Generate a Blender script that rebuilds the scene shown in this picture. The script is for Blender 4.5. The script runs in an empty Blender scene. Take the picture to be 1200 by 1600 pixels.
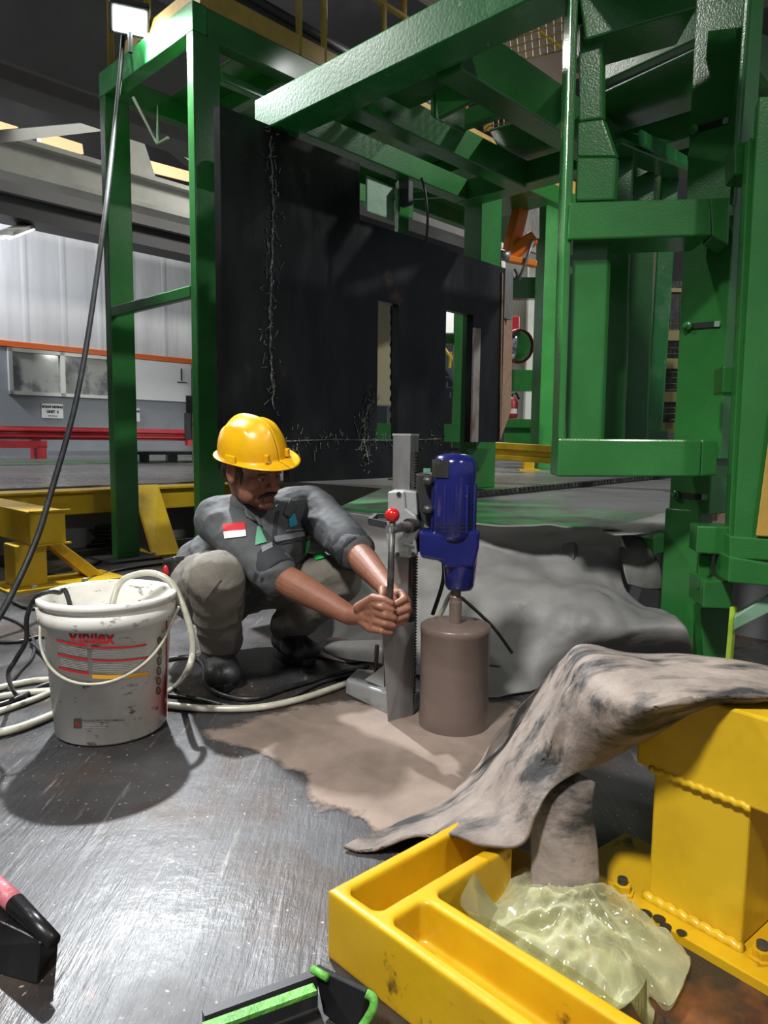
import bpy, bmesh, math, random
import numpy as np
from math import sin, cos, tan, radians, pi, atan, asin, sqrt
from mathutils import Vector, Matrix, noise as mnoise
random.seed(4)
SC = bpy.context.scene
COL = SC.collection
V = Vector

# ---------------------------------------------------------------- camera
FPX = 1110.0
PITCH = radians(5.77)
ROLL = atan(0.0109)
CAM = V((0, 0, 0.75))
fwd = V((0, cos(PITCH), -sin(PITCH)))
up0 = V((0, sin(PITCH), cos(PITCH)))
rt0 = V((1, 0, 0))
RT = rt0 * cos(ROLL) + up0 * sin(ROLL)
UPV = -rt0 * sin(ROLL) + up0 * cos(ROLL)
cam_data = bpy.data.cameras.new('camera')
cam = bpy.data.objects.new('camera', cam_data)
COL.objects.link(cam)
m = Matrix((RT, UPV, -fwd)).transposed().to_4x4()
m.translation = CAM
cam.matrix_world = m
cam_data.sensor_fit = 'VERTICAL'
cam_data.sensor_height = 24.0
cam_data.lens = 24.0 * FPX / 1600.0
cam_data.clip_start = 0.05
cam_data.clip_end = 200
SC.camera = cam

# ---------------------------------------------------------------- colour management, world, lamps
SC.view_settings.view_transform = 'Standard'
SC.view_settings.look = 'None'
SC.view_settings.gamma = 1.0
SC.view_settings.use_curve_mapping = False
SC.view_settings.exposure = 0.55
W = bpy.data.worlds.new('hall_air')
SC.world = W
W.use_nodes = True
W.node_tree.nodes['Background'].inputs[0].default_value = (0.85, 0.9, 1.0, 1)
W.node_tree.nodes['Background'].inputs[1].default_value = 0.17

def light(name, kind, loc, target, energy, color=(1, 1, 1), size=0.3, angle=None, blend=0.3):
    d = bpy.data.lights.new(name, kind)
    d.energy = energy
    d.color = color
    if kind == 'AREA':
        d.shape = 'RECTANGLE'
        d.size = size if not isinstance(size, tuple) else size[0]
        d.size_y = size if not isinstance(size, tuple) else size[1]
    else:
        d.shadow_soft_size = size
    if kind == 'SPOT':
        d.spot_size = radians(angle or 90)
        d.spot_blend = blend
    o = bpy.data.objects.new(name, d)
    COL.objects.link(o)
    o.location = loc
    dv = V(target) - V(loc)
    o.rotation_euler = dv.to_track_quat('-Z', 'Y').to_euler()
    return o

light('flood_beam', 'SPOT', (-1.37, 3.86, 3.05), (-0.30, 1.2, 0.0), 620, (0.93, 0.97, 1.0), 0.05, 96, 0.5)
light('fill_spot_over_camera', 'SPOT', (-1.6, -1.3, 4.8), (-0.15, 1.45, 0.1), 1000, (1, 0.98, 0.95), 0.30, 44, 0.7)  # added unseen fill behind the camera, cone kept off the upper frames
light('hall_lamp_left', 'SPOT', (-5.5, 3.6, 5.6), (-0.6, 1.8, 0.2), 420, (1, 0.98, 0.95), 0.12, 60, 0.5)
light('hall_lamp_right_bay', 'SPOT', (5.0, 3.4, 5.4), (1.6, 5.6, 1.0), 750, (0.97, 1, 0.95), 0.10, 62, 0.4)
light('hall_lamp_far_bay', 'SPOT', (6.2, 7.4, 3.8), (2.1, 8.7, 1.6), 900, (0.97, 1, 0.95), 0.12, 55, 0.5)
light('hall_lamp_right_front', 'SPOT', (2.4, -1.2, 4.2), (0.8, 1.6, 0.5), 170, (1, 0.97, 0.9), 0.12, 60, 0.5)
light('hall_lamp_wall', 'AREA', (-8.0, 8.6, 5.2), (-5.0, 13.2, 2.2), 420, (0.92, 0.95, 1.0), (1.6, 0.3))
light('hall_lamp_bay', 'AREA', (1.5, 11.0, 6.0), (1.5, 9.5, 0.0), 420, (1, 0.97, 0.9), (2.5, 1.0))
light('ceiling_fill', 'AREA', (-5.0, 5.5, 4.6), (-5.0, 5.8, 7.4), 130, (1, 0.9, 0.75), (2.0, 2.0))  # added unseen up-facing fill that lightens the roof

# ---------------------------------------------------------------- frame of the machinery: e1 recedes right, e2 recedes left
E1 = V((sin(radians(44)), cos(radians(44)), 0))
E2 = V((-sin(radians(46)), cos(radians(46)), 0))
Z = V((0, 0, 1))

def ab(a, b, z=0.0):
    return E1 * a + E2 * b + Z * z

def at(px, py, a=None, b=None, Y=None, z=None):
    """the point seen at photo pixel (px, py) that lies on one given plane"""
    d = fwd + RT * ((px - 600) / FPX) - UPV * ((py - 800) / FPX)
    if a is not None: t = a / d.dot(E1)
    elif b is not None: t = b / d.dot(E2)
    elif Y is not None: t = Y / d.y
    else: t = (z - CAM.z) / d.z
    return CAM + d * t

# ---------------------------------------------------------------- materials
def nmat(name):
    mt = bpy.data.materials.new(name)
    mt.use_nodes = True
    return mt, mt.node_tree.nodes, mt.node_tree.links, mt.node_tree.nodes['Principled BSDF']

def mat(name, col, rough=0.5, metal=0.0, col2=None, scale=6.0, lo=0.45, hi=0.65, stretch=(1, 1, 1), bump=0.0, bscale=80.0,
        coat=0.0, rvar=0.0, emit=None, estr=0.0, col3=None, scale3=20.0, lo3=0.6, hi3=0.7, stretch3=(1, 1, 1), detail=6.0, trans=0.0, alpha=1.0, spec=None, sss=0.0):
    mt, n, l, p = nmat(name)
    p.inputs['Base Color'].default_value = (*col, 1)
    p.inputs['Roughness'].default_value = rough
    p.inputs['Metallic'].default_value = metal
    if coat: p.inputs['Coat Weight'].default_value = coat; p.inputs['Coat Roughness'].default_value = 0.12
    if spec is not None: p.inputs['Specular IOR Level'].default_value = spec
    if trans: p.inputs['Transmission Weight'].default_value = trans
    if alpha < 1: p.inputs['Alpha'].default_value = alpha
    if sss: p.inputs['Subsurface Weight'].default_value = sss; p.inputs['Subsurface Radius'].default_value = (0.01, 0.004, 0.002)
    if emit: p.inputs['Emission Color'].default_value = (*emit, 1); p.inputs['Emission Strength'].default_value = estr
    tc = n.new('ShaderNodeTexCoord')
    def noise_ramp(sc, lo_, hi_, st, det=detail):
        mp = n.new('ShaderNodeMapping'); mp.inputs['Scale'].default_value = st
        l.new(tc.outputs['Object'], mp.inputs['Vector'])
        nz = n.new('ShaderNodeTexNoise'); nz.inputs['Scale'].default_value = sc; nz.inputs['Detail'].default_value = det; nz.inputs['Roughness'].default_value = 0.62
        l.new(mp.outputs['Vector'], nz.inputs['Vector'])
        r = n.new('ShaderNodeValToRGB'); r.color_ramp.elements[0].position = lo_; r.color_ramp.elements[1].position = hi_
        l.new(nz.outputs['Fac'], r.inputs['Fac'])
        return nz, r
    last = None
    def mixc(a_sock, a_col, c, fac):
        mx = n.new('ShaderNodeMix'); mx.data_type = 'RGBA'
        if a_sock is not None: l.new(a_sock, mx.inputs['A'])
        else: mx.inputs['A'].default_value = (*a_col, 1)
        mx.inputs['B'].default_value = (*c, 1)
        l.new(fac, mx.inputs['Factor'])
        return mx.outputs['Result']
    if col2:
        nz, r = noise_ramp(scale, lo, hi, stretch)
        last = mixc(None, col, col2, r.outputs['Color'])
        if rvar:
            mr = n.new('ShaderNodeMapRange'); mr.inputs['To Min'].default_value = max(0.02, rough - rvar); mr.inputs['To Max'].default_value = min(1, rough + rvar)
            l.new(r.outputs['Color'], mr.inputs['Value']); l.new(mr.outputs['Result'], p.inputs['Roughness'])
    if col3:
        nz3, r3 = noise_ramp(scale3, lo3, hi3, stretch3)
        last = mixc(last, col, col3, r3.outputs['Color'])
    if last is not None: l.new(last, p.inputs['Base Color'])
    if bump:
        mp = n.new('ShaderNodeMapping'); mp.inputs['Scale'].default_value = stretch
        l.new(tc.outputs['Object'], mp.inputs['Vector'])
        nb = n.new('ShaderNodeTexNoise'); nb.inputs['Scale'].default_value = bscale; nb.inputs['Detail'].default_value = 4
        l.new(mp.outputs['Vector'], nb.inputs['Vector'])
        bp = n.new('ShaderNodeBump'); bp.inputs['Strength'].default_value = bump; bp.inputs['Distance'].default_value = 0.01
        l.new(nb.outputs['Fac'], bp.inputs['Height']); l.new(bp.outputs['Normal'], p.inputs['Normal'])
    return mt

M = {}
M['green'] = mat('green_gloss_paint', (0.026, 0.15, 0.032), 0.22, 0, (0.034, 0.185, 0.042), 3, bump=0.10, bscale=170, coat=0.25, spec=0.5)
M['green_light'] = mat('pale_green_primer', (0.22, 0.36, 0.25), 0.4, 0, (0.13, 0.27, 0.16), 9, bump=0.05)
M['green_scuff'] = mat('scuffed_green_paint', (0.02, 0.22, 0.05), 0.3, 0, (0.10, 0.33, 0.14), 9, 0.52, 0.72, (1, 1, 1), bump=0.06, coat=0.2, col3=(0.4, 0.55, 0.4), scale3=26, lo3=0.66, hi3=0.72)
M['lime'] = mat('lime_rack_paint', (0.42, 0.62, 0.05), 0.45, 0, (0.34, 0.5, 0.05), 6)
M['green_dirty'] = mat('green_checker_paint', (0.03, 0.16, 0.05), 0.45, 0, (0.055, 0.06, 0.055), 4, 0.42, 0.62, bump=0.35, bscale=38, rvar=0.1)
M['yellow'] = mat('yellow_worn_paint', (0.62, 0.38, 0.008), 0.36, 0, (0.52, 0.29, 0.006), 5, 0.4, 0.7, bump=0.06, bscale=60, coat=0.15, col3=(0.09, 0.045, 0.012), scale3=15, lo3=0.615, hi3=0.70)
M['yellow_clean'] = mat('yellow_paint', (0.66, 0.43, 0.015), 0.38, 0, (0.55, 0.33, 0.01), 6, bump=0.04, coat=0.15)
M['rail_yellow'] = mat('handrail_ochre_paint', (0.5, 0.31, 0.06), 0.45, 0, (0.4, 0.24, 0.05), 8)
M['black_plate'] = mat('mill_scale_steel', (0.016, 0.016, 0.018), 0.34, 0.6, (0.040, 0.040, 0.042), 4, 0.42, 0.72, (1, 1, 0.3), bump=0.045, bscale=45, rvar=0.07, col3=(0.10, 0.055, 0.035), scale3=7, lo3=0.62, hi3=0.8)
M['weld'] = mat('weld_spatter_steel', (0.10, 0.10, 0.10), 0.5, 0.4, (0.34, 0.34, 0.33), 45, 0.52, 0.64, bump=0.7, bscale=130)
M['cut_edge'] = mat('flame_cut_edge', (0.34, 0.30, 0.28), 0.5, 0.5, (0.2, 0.12, 0.09), 22, 0.45, 0.65, (1, 1, 0.3), bump=0.25, bscale=120)
M['rust_edge'] = mat('rusty_cut_edge', (0.36, 0.22, 0.15), 0.65, 0.2, (0.22, 0.13, 0.10), 40, bump=0.3, bscale=150)
M['steel'] = mat('scratched_steel', (0.30, 0.30, 0.30), 0.42, 0.6, (0.19, 0.18, 0.17), 14, 0.4, 0.65, (1, 1, 0.25), bump=0.1, bscale=90)
M['dark_steel'] = mat('oily_dark_steel', (0.06, 0.058, 0.055), 0.42, 0.6, (0.15, 0.14, 0.13), 20, 0.5, 0.7, bump=0.1)
M['alu'] = mat('cast_aluminium', (0.40, 0.42, 0.42), 0.4, 0.35, (0.28, 0.28, 0.27), 18, 0.5, 0.7, bump=0.08)
M['blue'] = mat('navy_motor_enamel', (0.010, 0.014, 0.115), 0.18, 0.1, (0.016, 0.02, 0.16), 9, bump=0.05, bscale=50, coat=0.4, col3=(0.12, 0.11, 0.14), scale3=55, lo3=0.68, hi3=0.72)
M['slurry_coat'] = mat('slurry_coated_steel', (0.17, 0.125, 0.105), 0.34, 0.0, (0.13, 0.093, 0.078), 3, 0.4, 0.65, (1, 1, 3), bump=0.05, bscale=25, coat=0.2)
M['slurry'] = mat('wet_grinding_slurry', (0.30, 0.235, 0.195), 0.22, 0.0, (0.19, 0.148, 0.122), 4, 0.42, 0.68, bump=0.06, bscale=14, coat=0.3)
M['red_knob'] = mat('red_ball_knob', (0.55, 0.012, 0.012), 0.2, coat=0.5)
M['black_rubber'] = mat('black_rubber', (0.012, 0.012, 0.013), 0.4, 0, (0.03, 0.03, 0.03), 30)
M['hose'] = mat('cloudy_clear_hose', (0.50, 0.49, 0.40), 0.3, 0, (0.33, 0.31, 0.23), 18, 0.45, 0.7, coat=0.3)
M['pail'] = mat('white_paint_pail', (0.74, 0.73, 0.68), 0.38, 0, (0.56, 0.51, 0.43), 6, 0.5, 0.75, coat=0.1, col3=(0.11, 0.08, 0.055), scale3=24, lo3=0.60, hi3=0.69, stretch3=(1, 1, 2.2))
M['print_red'] = mat('red_label_ink', (0.42, 0.015, 0.02), 0.4)
M['print_dark'] = mat('dark_label_ink', (0.045, 0.04, 0.035), 0.5)
M['print_grey'] = mat('grey_label_ink', (0.36, 0.35, 0.33), 0.5)
M['print_orange'] = mat('orange_label_ink', (0.72, 0.36, 0.02), 0.4)
M['gold'] = mat('dull_gold_ink', (0.19, 0.15, 0.06), 0.5)
M['skin'] = mat('brown_skin', (0.25, 0.105, 0.062), 0.55, 0, (0.19, 0.072, 0.042), 14, 0.4, 0.7, bump=0.12, bscale=160, sss=0.08, col3=(0.36, 0.24, 0.18), scale3=90, lo3=0.70, hi3=0.74)
M['hair'] = mat('black_hair', (0.008, 0.006, 0.005), 0.45, bump=0.5, bscale=220)
M['lip'] = mat('lip_skin', (0.20, 0.065, 0.05), 0.4)
M['eye'] = mat('eye_white', (0.45, 0.42, 0.38), 0.2)
M['shirt'] = mat('grey_work_shirt', (0.074, 0.078, 0.082), 0.75, 0, (0.052, 0.055, 0.060), 7, bump=0.7, bscale=18)
M['shirt_dark'] = mat('dark_sleeve_lining', (0.025, 0.027, 0.031), 0.8, bump=0.2, bscale=30)
M['reflective'] = mat('grey_reflective_tape', (0.22, 0.23, 0.25), 0.35)
M['trousers'] = mat('khaki_grey_trousers', (0.17, 0.155, 0.13), 0.8, 0, (0.12, 0.108, 0.088), 8, 0.35, 0.7, bump=0.8, bscale=16)
M['shoe'] = mat('black_dusty_leather', (0.016, 0.017, 0.019), 0.5, 0, (0.10, 0.095, 0.09), 16, 0.52, 0.75, bump=0.2, bscale=50)
M['helmet'] = mat('yellow_helmet_shell', (0.80, 0.44, 0.006), 0.28, 0, (0.74, 0.38, 0.005), 8, coat=0.35, col3=(0.12, 0.07, 0.02), scale3=38, lo3=0.68, hi3=0.73)
M['flag_red'] = mat('flag_red_cloth', (0.5, 0.012, 0.02), 0.7)
M['flag_white'] = mat('flag_white_cloth', (0.7, 0.7, 0.7), 0.7)
M['badge_green'] = mat('green_badge_thread', (0.10, 0.32, 0.2), 0.7)
M['badge_blue'] = mat('teal_badge_thread', (0.03, 0.30, 0.42), 0.7)
M['vest_green'] = mat('bright_green_cloth', (0.02, 0.62, 0.10), 0.7)
M['grey_tarp'] = mat('grey_rubberised_tarp', (0.21, 0.21, 0.20), 0.55, 0, (0.12, 0.12, 0.117), 3, 0.4, 0.7, bump=0.45, bscale=14, col3=(0.035, 0.035, 0.035), scale3=5, lo3=0.62, hi3=0.75)
M['brown_tarp'] = mat('dirty_brown_tarp', (0.27, 0.22, 0.185), 0.72, 0, (0.14, 0.112, 0.095), 7, 0.36, 0.64, bump=0.6, bscale=30, col3=(0.016, 0.016, 0.016), scale3=6.0, lo3=0.49, hi3=0.60, stretch3=(0.6, 1.7, 1.6), detail=10)
M['concrete'] = mat('worn_grey_floor_paint', (0.16, 0.165, 0.17), 0.35, 0, (0.10, 0.10, 0.105), 1.2, 0.4, 0.7, bump=0.05, bscale=20, rvar=0.1)
M['wall_white'] = mat('white_wall_sheet', (0.72, 0.73, 0.75), 0.55, 0, (0.60, 0.61, 0.63), 0.8, stretch=(4, 4, 0.4), bump=0.03, bscale=8)
M['wall_grey'] = mat('grey_wall_paint', (0.25, 0.27, 0.30), 0.5, 0, (0.20, 0.22, 0.25), 0.9)
M['orange'] = mat('orange_stripe_paint', (0.72, 0.13, 0.012), 0.5)
M['robot_orange'] = mat('robot_orange_paint', (0.80, 0.20, 0.01), 0.4, coat=0.2)
M['white_paint'] = mat('off_white_paint', (0.62, 0.62, 0.58), 0.5, 0, (0.5, 0.5, 0.46), 2)
M['girder'] = mat('cream_girder_paint', (0.52, 0.53, 0.48), 0.5, 0, (0.40, 0.40, 0.37), 1.2)
M['ceiling'] = mat('dark_roof_sheet', (0.055, 0.053, 0.055), 0.7, 0, (0.085, 0.08, 0.08), 0.5)
M['roof_grey'] = mat('grey_roof_panel', (0.20, 0.195, 0.20), 0.6, 0, (0.15, 0.145, 0.15), 0.6)
M['roof_brown'] = mat('brown_roof_panel', (0.23, 0.17, 0.14), 0.6)
M['dark_metal'] = mat('dark_grey_metal', (0.04, 0.04, 0.043), 0.5, 0.3)
M['red_rail'] = mat('red_rail_paint', (0.40, 0.018, 0.028), 0.4, 0, (0.3, 0.012, 0.02), 5)
M['glass'] = mat('office_window_glass', (0.42, 0.43, 0.40), 0.08, 0, (0.16, 0.17, 0.18), 1.1, 0.47, 0.56, (1.4, 1.4, 1.2))  # second tone paints dark reflections into the panes as noise patches
M['window_frame'] = mat('aluminium_window_frame', (0.42, 0.42, 0.40), 0.4, 0.3)
M['paper'] = mat('white_sign_board', (0.75, 0.76, 0.77), 0.5)
M['ink'] = mat('black_ink', (0.01, 0.01, 0.01), 0.6)
M['beige'] = mat('beige_cabinet_paint', (0.45, 0.38, 0.26), 0.5)
M['lamp_glow'] = mat('lamp_lens', (1, 1, 1), 0.3, emit=(0.95, 0.98, 1.0), estr=40)
M['tube_glow'] = mat('fluorescent_tube', (1, 1, 1), 0.3, emit=(1.0, 0.97, 0.95), estr=2.2)
M['skylight_glow'] = mat('warm_roof_light', (0.9, 0.7, 0.4), 0.5, emit=(1.0, 0.68, 0.36), estr=0.75)
M['mirror'] = mat('convex_mirror_glass', (0.6, 0.62, 0.63), 0.05, 1.0)
M['navy'] = mat('dark_blue_grey_paint', (0.05, 0.06, 0.09), 0.5)
M['pink'] = mat('pink_paint', (0.50, 0.14, 0.17), 0.45, 0, (0.25, 0.06, 0.08), 20, 0.5, 0.65, bump=0.3, bscale=60)
M['fresh_green'] = mat('green_paint_stroke', (0.13, 0.42, 0.06), 0.5, 0, (0.08, 0.28, 0.04), 25, bump=0.4, bscale=70)
M['mauve_cloth'] = mat('mauve_rag', (0.16, 0.12, 0.12), 0.7)
M['skid'] = mat('oily_dark_concrete', (0.025, 0.02, 0.018), 0.3, 0, (0.16, 0.055, 0.02), 6, 0.5, 0.68, bump=0.4, bscale=30)

def floor_material():
    mt, n, l, p = nmat('oily_steel_floor')
    tc = n.new('ShaderNodeTexCoord')
    def nz(scale, st=(1, 1, 1), rot=0.0, det=8, rough=0.62):
        mp = n.new('ShaderNodeMapping'); mp.inputs['Scale'].default_value = st; mp.inputs['Rotation'].default_value = (0, 0, rot)
        l.new(tc.outputs['Object'], mp.inputs['Vector'])
        t = n.new('ShaderNodeTexNoise'); t.inputs['Scale'].default_value = scale; t.inputs['Detail'].default_value = det; t.inputs['Roughness'].default_value = rough
        l.new(mp.outputs['Vector'], t.inputs['Vector'])
        return t.outputs['Fac']
    def ramp(s, lo, hi):
        r = n.new('ShaderNodeMapRange'); r.inputs['From Min'].default_value = lo; r.inputs['From Max'].default_value = hi
        l.new(s, r.inputs['Value']); return r.outputs['Result']
    def mix(a, c, f):
        mx = n.new('ShaderNodeMix'); mx.data_type = 'RGBA'
        if isinstance(a, tuple): mx.inputs['A'].default_value = (*a, 1)
        else: l.new(a, mx.inputs['A'])
        mx.inputs['B'].default_value = (*c, 1); l.new(f, mx.inputs['Factor']); return mx.outputs['Result']
    big = nz(1.6, det=6)
    c = mix((0.018, 0.017, 0.018), (0.075, 0.073, 0.076), ramp(big, 0.40, 0.66))
    c = mix(c, (0.050, 0.034, 0.026), ramp(nz(3.1), 0.50, 0.62))
    c = mix(c, (0.17, 0.07, 0.03), ramp(nz(4.3, (1, 1, 1)), 0.66, 0.76))
    scr = nz(26, (1, 0.10, 1), radians(35), 6, 0.7)
    c = mix(c, (0.22, 0.20, 0.19), ramp(scr, 0.59, 0.72))
    spots = nz(85, (1, 1, 1), 0, 3, 0.5)
    c = mix(c, (0.32, 0.30, 0.28), ramp(spots, 0.66, 0.74))
    l.new(c, p.inputs['Base Color'])
    r = n.new('ShaderNodeMapRange'); r.inputs['From Min'].default_value = 0.35; r.inputs['From Max'].default_value = 0.7
    r.inputs['To Min'].default_value = 0.30; r.inputs['To Max'].default_value = 0.58
    l.new(nz(3.2), r.inputs['Value']); l.new(r.outputs['Result'], p.inputs['Roughness'])
    p.inputs['Metallic'].default_value = 0.05
    bp = n.new('ShaderNodeBump'); bp.inputs['Strength'].default_value = 0.35; bp.inputs['Distance'].default_value = 0.006
    ad = n.new('ShaderNodeMath'); ad.operation = 'ADD'
    l.new(scr, ad.inputs[0]); l.new(nz(14), ad.inputs[1])
    l.new(ad.outputs[0], bp.inputs['Height']); l.new(bp.outputs['Normal'], p.inputs['Normal'])
    return mt
M['floor'] = floor_material()

def film_material():
    mt, n, l, p = nmat('yellowish_plastic_film')
    out = n['Material Output']
    p.inputs['Base Color'].default_value = (0.78, 0.78, 0.52, 1)
    p.inputs['Roughness'].default_value = 0.12
    p.inputs['Coat Weight'].default_value = 0.6
    p.inputs['Specular IOR Level'].default_value = 0.7
    tr = n.new('ShaderNodeBsdfTransparent'); tr.inputs['Color'].default_value = (0.93, 0.93, 0.72, 1)
    mx = n.new('ShaderNodeMixShader')
    lw = n.new('ShaderNodeLayerWeight'); lw.inputs['Blend'].default_value = 0.38
    mr = n.new('ShaderNodeMapRange'); mr.inputs['To Min'].default_value = 0.13; mr.inputs['To Max'].default_value = 0.72
    l.new(lw.outputs['Facing'], mr.inputs['Value'])
    l.new(mr.outputs['Result'], mx.inputs['Fac']); l.new(tr.outputs[0], mx.inputs[1]); l.new(p.outputs[0], mx.inputs[2])
    l.new(mx.outputs[0], out.inputs['Surface'])
    return mt
M['film'] = film_material()

def slurry_material():
    """wet slurry thinning out to bare floor at its rim"""
    mt = M['slurry']; n = mt.node_tree.nodes; l = mt.node_tree.links; p = n['Principled BSDF']
    att = n.new('ShaderNodeAttribute'); att.attribute_name = 'film'
    tc = n.new('ShaderNodeTexCoord'); nz = n.new('ShaderNodeTexNoise'); nz.inputs['Scale'].default_value = 11; nz.inputs['Detail'].default_value = 9; nz.inputs['Roughness'].default_value = 0.68
    l.new(tc.outputs['Object'], nz.inputs['Vector'])
    ad = n.new('ShaderNodeMath'); ad.operation = 'ADD'; l.new(att.outputs['Fac'], ad.inputs[0]); l.new(nz.outputs['Fac'], ad.inputs[1])
    mr = n.new('ShaderNodeMapRange'); mr.inputs['From Min'].default_value = 0.78; mr.inputs['From Max'].default_value = 1.0
    l.new(ad.outputs[0], mr.inputs['Value']); l.new(mr.outputs['Result'], p.inputs['Alpha'])
slurry_material()

# ---------------------------------------------------------------- mesh helpers
class MB:
    def __init__(s): s.v = []; s.f = []
    def add(s, vs, fs):
        o = len(s.v); s.v += [V(p) for p in vs]; s.f += [tuple(i + o for i in f) for f in fs]; return s
    def hexa(s, b, t):            # four base points, four top points
        return s.add(list(b) + list(t), [(3, 2, 1, 0), (4, 5, 6, 7), (0, 1, 5, 4), (1, 2, 6, 5), (2, 3, 7, 6), (3, 0, 4, 7)])
    def abbox(s, a0, a1, b0, b1, z0, z1):
        q = [(a0, b0), (a1, b0), (a1, b1), (a0, b1)]
        return s.hexa([ab(x, y, z0) for x, y in q], [ab(x, y, z1) for x, y in q])
    def box(s, c, sx, sy, sz, rz=0.0):   # centre of base
        r = Matrix.Rotation(rz, 3, 'Z'); c = V(c)
        q = [(-1, -1), (1, -1), (1, 1), (-1, 1)]
        bs = [c + r @ V((x * sx / 2, y * sy / 2, 0)) for x, y in q]
        return s.hexa(bs, [p + V((0, 0, sz)) for p in bs])
    def beam(s, p0, p1, w, h, roll=0.0):
        p0 = V(p0); p1 = V(p1); d = (p1 - p0).normalized()
        sd = d.cross(Z); sd = V((1, 0, 0)) if sd.length < 1e-4 else sd.normalized()
        u = sd.cross(d).normalized()
        if roll: q = Matrix.Rotation(roll, 3, d); sd = q @ sd; u = q @ u
        o = [(-sd * w - u * h) / 2, (sd * w - u * h) / 2, (sd * w + u * h) / 2, (-sd * w + u * h) / 2]
        return s.hexa([p0 + k for k in o], [p1 + k for k in o])
    def prism(s, pts, vec):
        n_ = len(pts); pts = [V(p) for p in pts]; vec = V(vec)
        vs = pts + [p + vec for p in pts]
        fs = [tuple(range(n_ - 1, -1, -1)), tuple(range(n_, 2 * n_))] + [(i, (i + 1) % n_, n_ + (i + 1) % n_, n_ + i) for i in range(n_)]
        return s.add(vs, fs)
    def tube(s, pts, r, n_=10, cap=True):
        pts = [V(p) for p in pts]; k = len(pts)
        rs = r if isinstance(r, (list, tuple)) else [r] * k
        vs = []; fs = []
        prev = None
        for i, p in enumerate(pts):
            d = (pts[min(i + 1, k - 1)] - pts[max(i - 1, 0)])
            d = d.normalized() if d.length > 1e-9 else V((0, 0, 1))
            if prev is None:
                sd = d.cross(Z); sd = V((1, 0, 0)) if sd.length < 1e-3 else sd.normalized()
            else:
                sd = prev - d * prev.dot(d); sd = sd.normalized() if sd.length > 1e-6 else V((1, 0, 0))
            prev = sd; u = d.cross(sd)
            for j in range(n_):
                t = 2 * pi * j / n_
                vs.append(p + (sd * cos(t) + u * sin(t)) * rs[i])
        for i in range(k - 1):
            for j in range(n_):
                a_ = i * n_ + j; b_ = i * n_ + (j + 1) % n_
                fs.append((a_, b_, b_ + n_, a_ + n_))
        if cap: fs += [tuple(range(n_ - 1, -1, -1)), tuple(range((k - 1) * n_, k * n_))]
        return s.add(vs, fs)
    def lathe(s, c, prof, n_=40, axis=None, close=True):
        """prof = [(r, z)...]; axis = direction of z"""
        c = V(c); ax = V(axis).normalized() if axis is not None else Z
        sd = ax.cross(V((0.3, 0.9, 0.1))).normalized() if axis is not None else V((1, 0, 0))
        u = ax.cross(sd)
        vs = []; fs = []
        for r, z in prof:
            for j in range(n_):
                t = 2 * pi * j / n_
                vs.append(c + ax * z + (sd * cos(t) + u * sin(t)) * max(r, 1e-5))
        k = len(prof)
        for i in range(k - 1):
            for j in range(n_):
                a_ = i * n_ + j; b_ = i * n_ + (j + 1) % n_
                fs.append((a_, b_, b_ + n_, a_ + n_))
        if close: fs += [tuple(range(n_ - 1, -1, -1)), tuple(range((k - 1) * n_, k * n_))]
        return s.add(vs, fs)
    def grid(s, rows):
        h = len(rows); w = len(rows[0])
        return s.add([p for r in rows for p in r], [(i * w + j, i * w + j + 1, (i + 1) * w + j + 1, (i + 1) * w + j) for i in range(h - 1) for j in range(w - 1)])
    def ball(s, c, r, n_=16, sc=(1, 1, 1), rot=None):
        prof = [(sin(pi * i / n_), -cos(pi * i / n_)) for i in range(n_ + 1)]
        t = MB().lathe((0, 0, 0), prof, 2 * n_, close=False)
        vs = []
        for p in t.v:
            q = V((p.x * r * sc[0], p.y * r * sc[1], p.z * r * sc[2]))
            if rot is not None: q = rot @ q
            vs.append(q + V(c))
        return s.add(vs, t.f)
    def build(s, name, material, parent=None, smooth=False, bevel=0.0, solid=0.0, sub=0, weld=False):
        me = bpy.data.meshes.new(name)
        root = V((0, 0, 0))
        if parent is not None:
            o_ = parent
            while o_ is not None: root += o_.location; o_ = o_.parent
        else:
            lo = V([min(p[i] for p in s.v) for i in range(3)]); hi = V([max(p[i] for p in s.v) for i in range(3)])
            root = V(((lo.x + hi.x) / 2, (lo.y + hi.y) / 2, lo.z))
        me.from_pydata([p - root for p in s.v], [], s.f)
        bm = bmesh.new(); bm.from_mesh(me)
        if weld: bmesh.ops.remove_doubles(bm, verts=bm.verts, dist=1e-5)
        bmesh.ops.recalc_face_normals(bm, faces=bm.faces); bm.to_mesh(me); bm.free()
        o = bpy.data.objects.new(name, me); COL.objects.link(o)
        me.materials.append(M[material] if isinstance(material, str) else material)
        if smooth:
            for p in me.polygons: p.use_smooth = True
        if parent is not None: o.parent = parent
        else: o.location = root
        if solid:
            md = o.modifiers.new('thickness', 'SOLIDIFY'); md.thickness = solid; md.offset = 0
        if sub:
            md = o.modifiers.new('subdivision', 'SUBSURF'); md.levels = sub; md.render_levels = sub
        if bevel:
            md = o.modifiers.new('bevel', 'BEVEL'); md.width = bevel; md.segments = 2; md.limit_method = 'ANGLE'; md.angle_limit = radians(40)
        return o

def thing(name, label, cat, loc, group=None):
    o = bpy.data.objects.new(name, None); COL.objects.link(o)
    o.location = loc; o.empty_display_size = 0.1
    return tag(o, label, cat, group)

def tag(o, label, cat, group=None, kind=None):
    o['label'] = label; o['category'] = cat
    if group: o['group'] = group
    if kind: o['kind'] = kind
    return o

def struct(o):
    o['kind'] = 'structure'; return o

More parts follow.
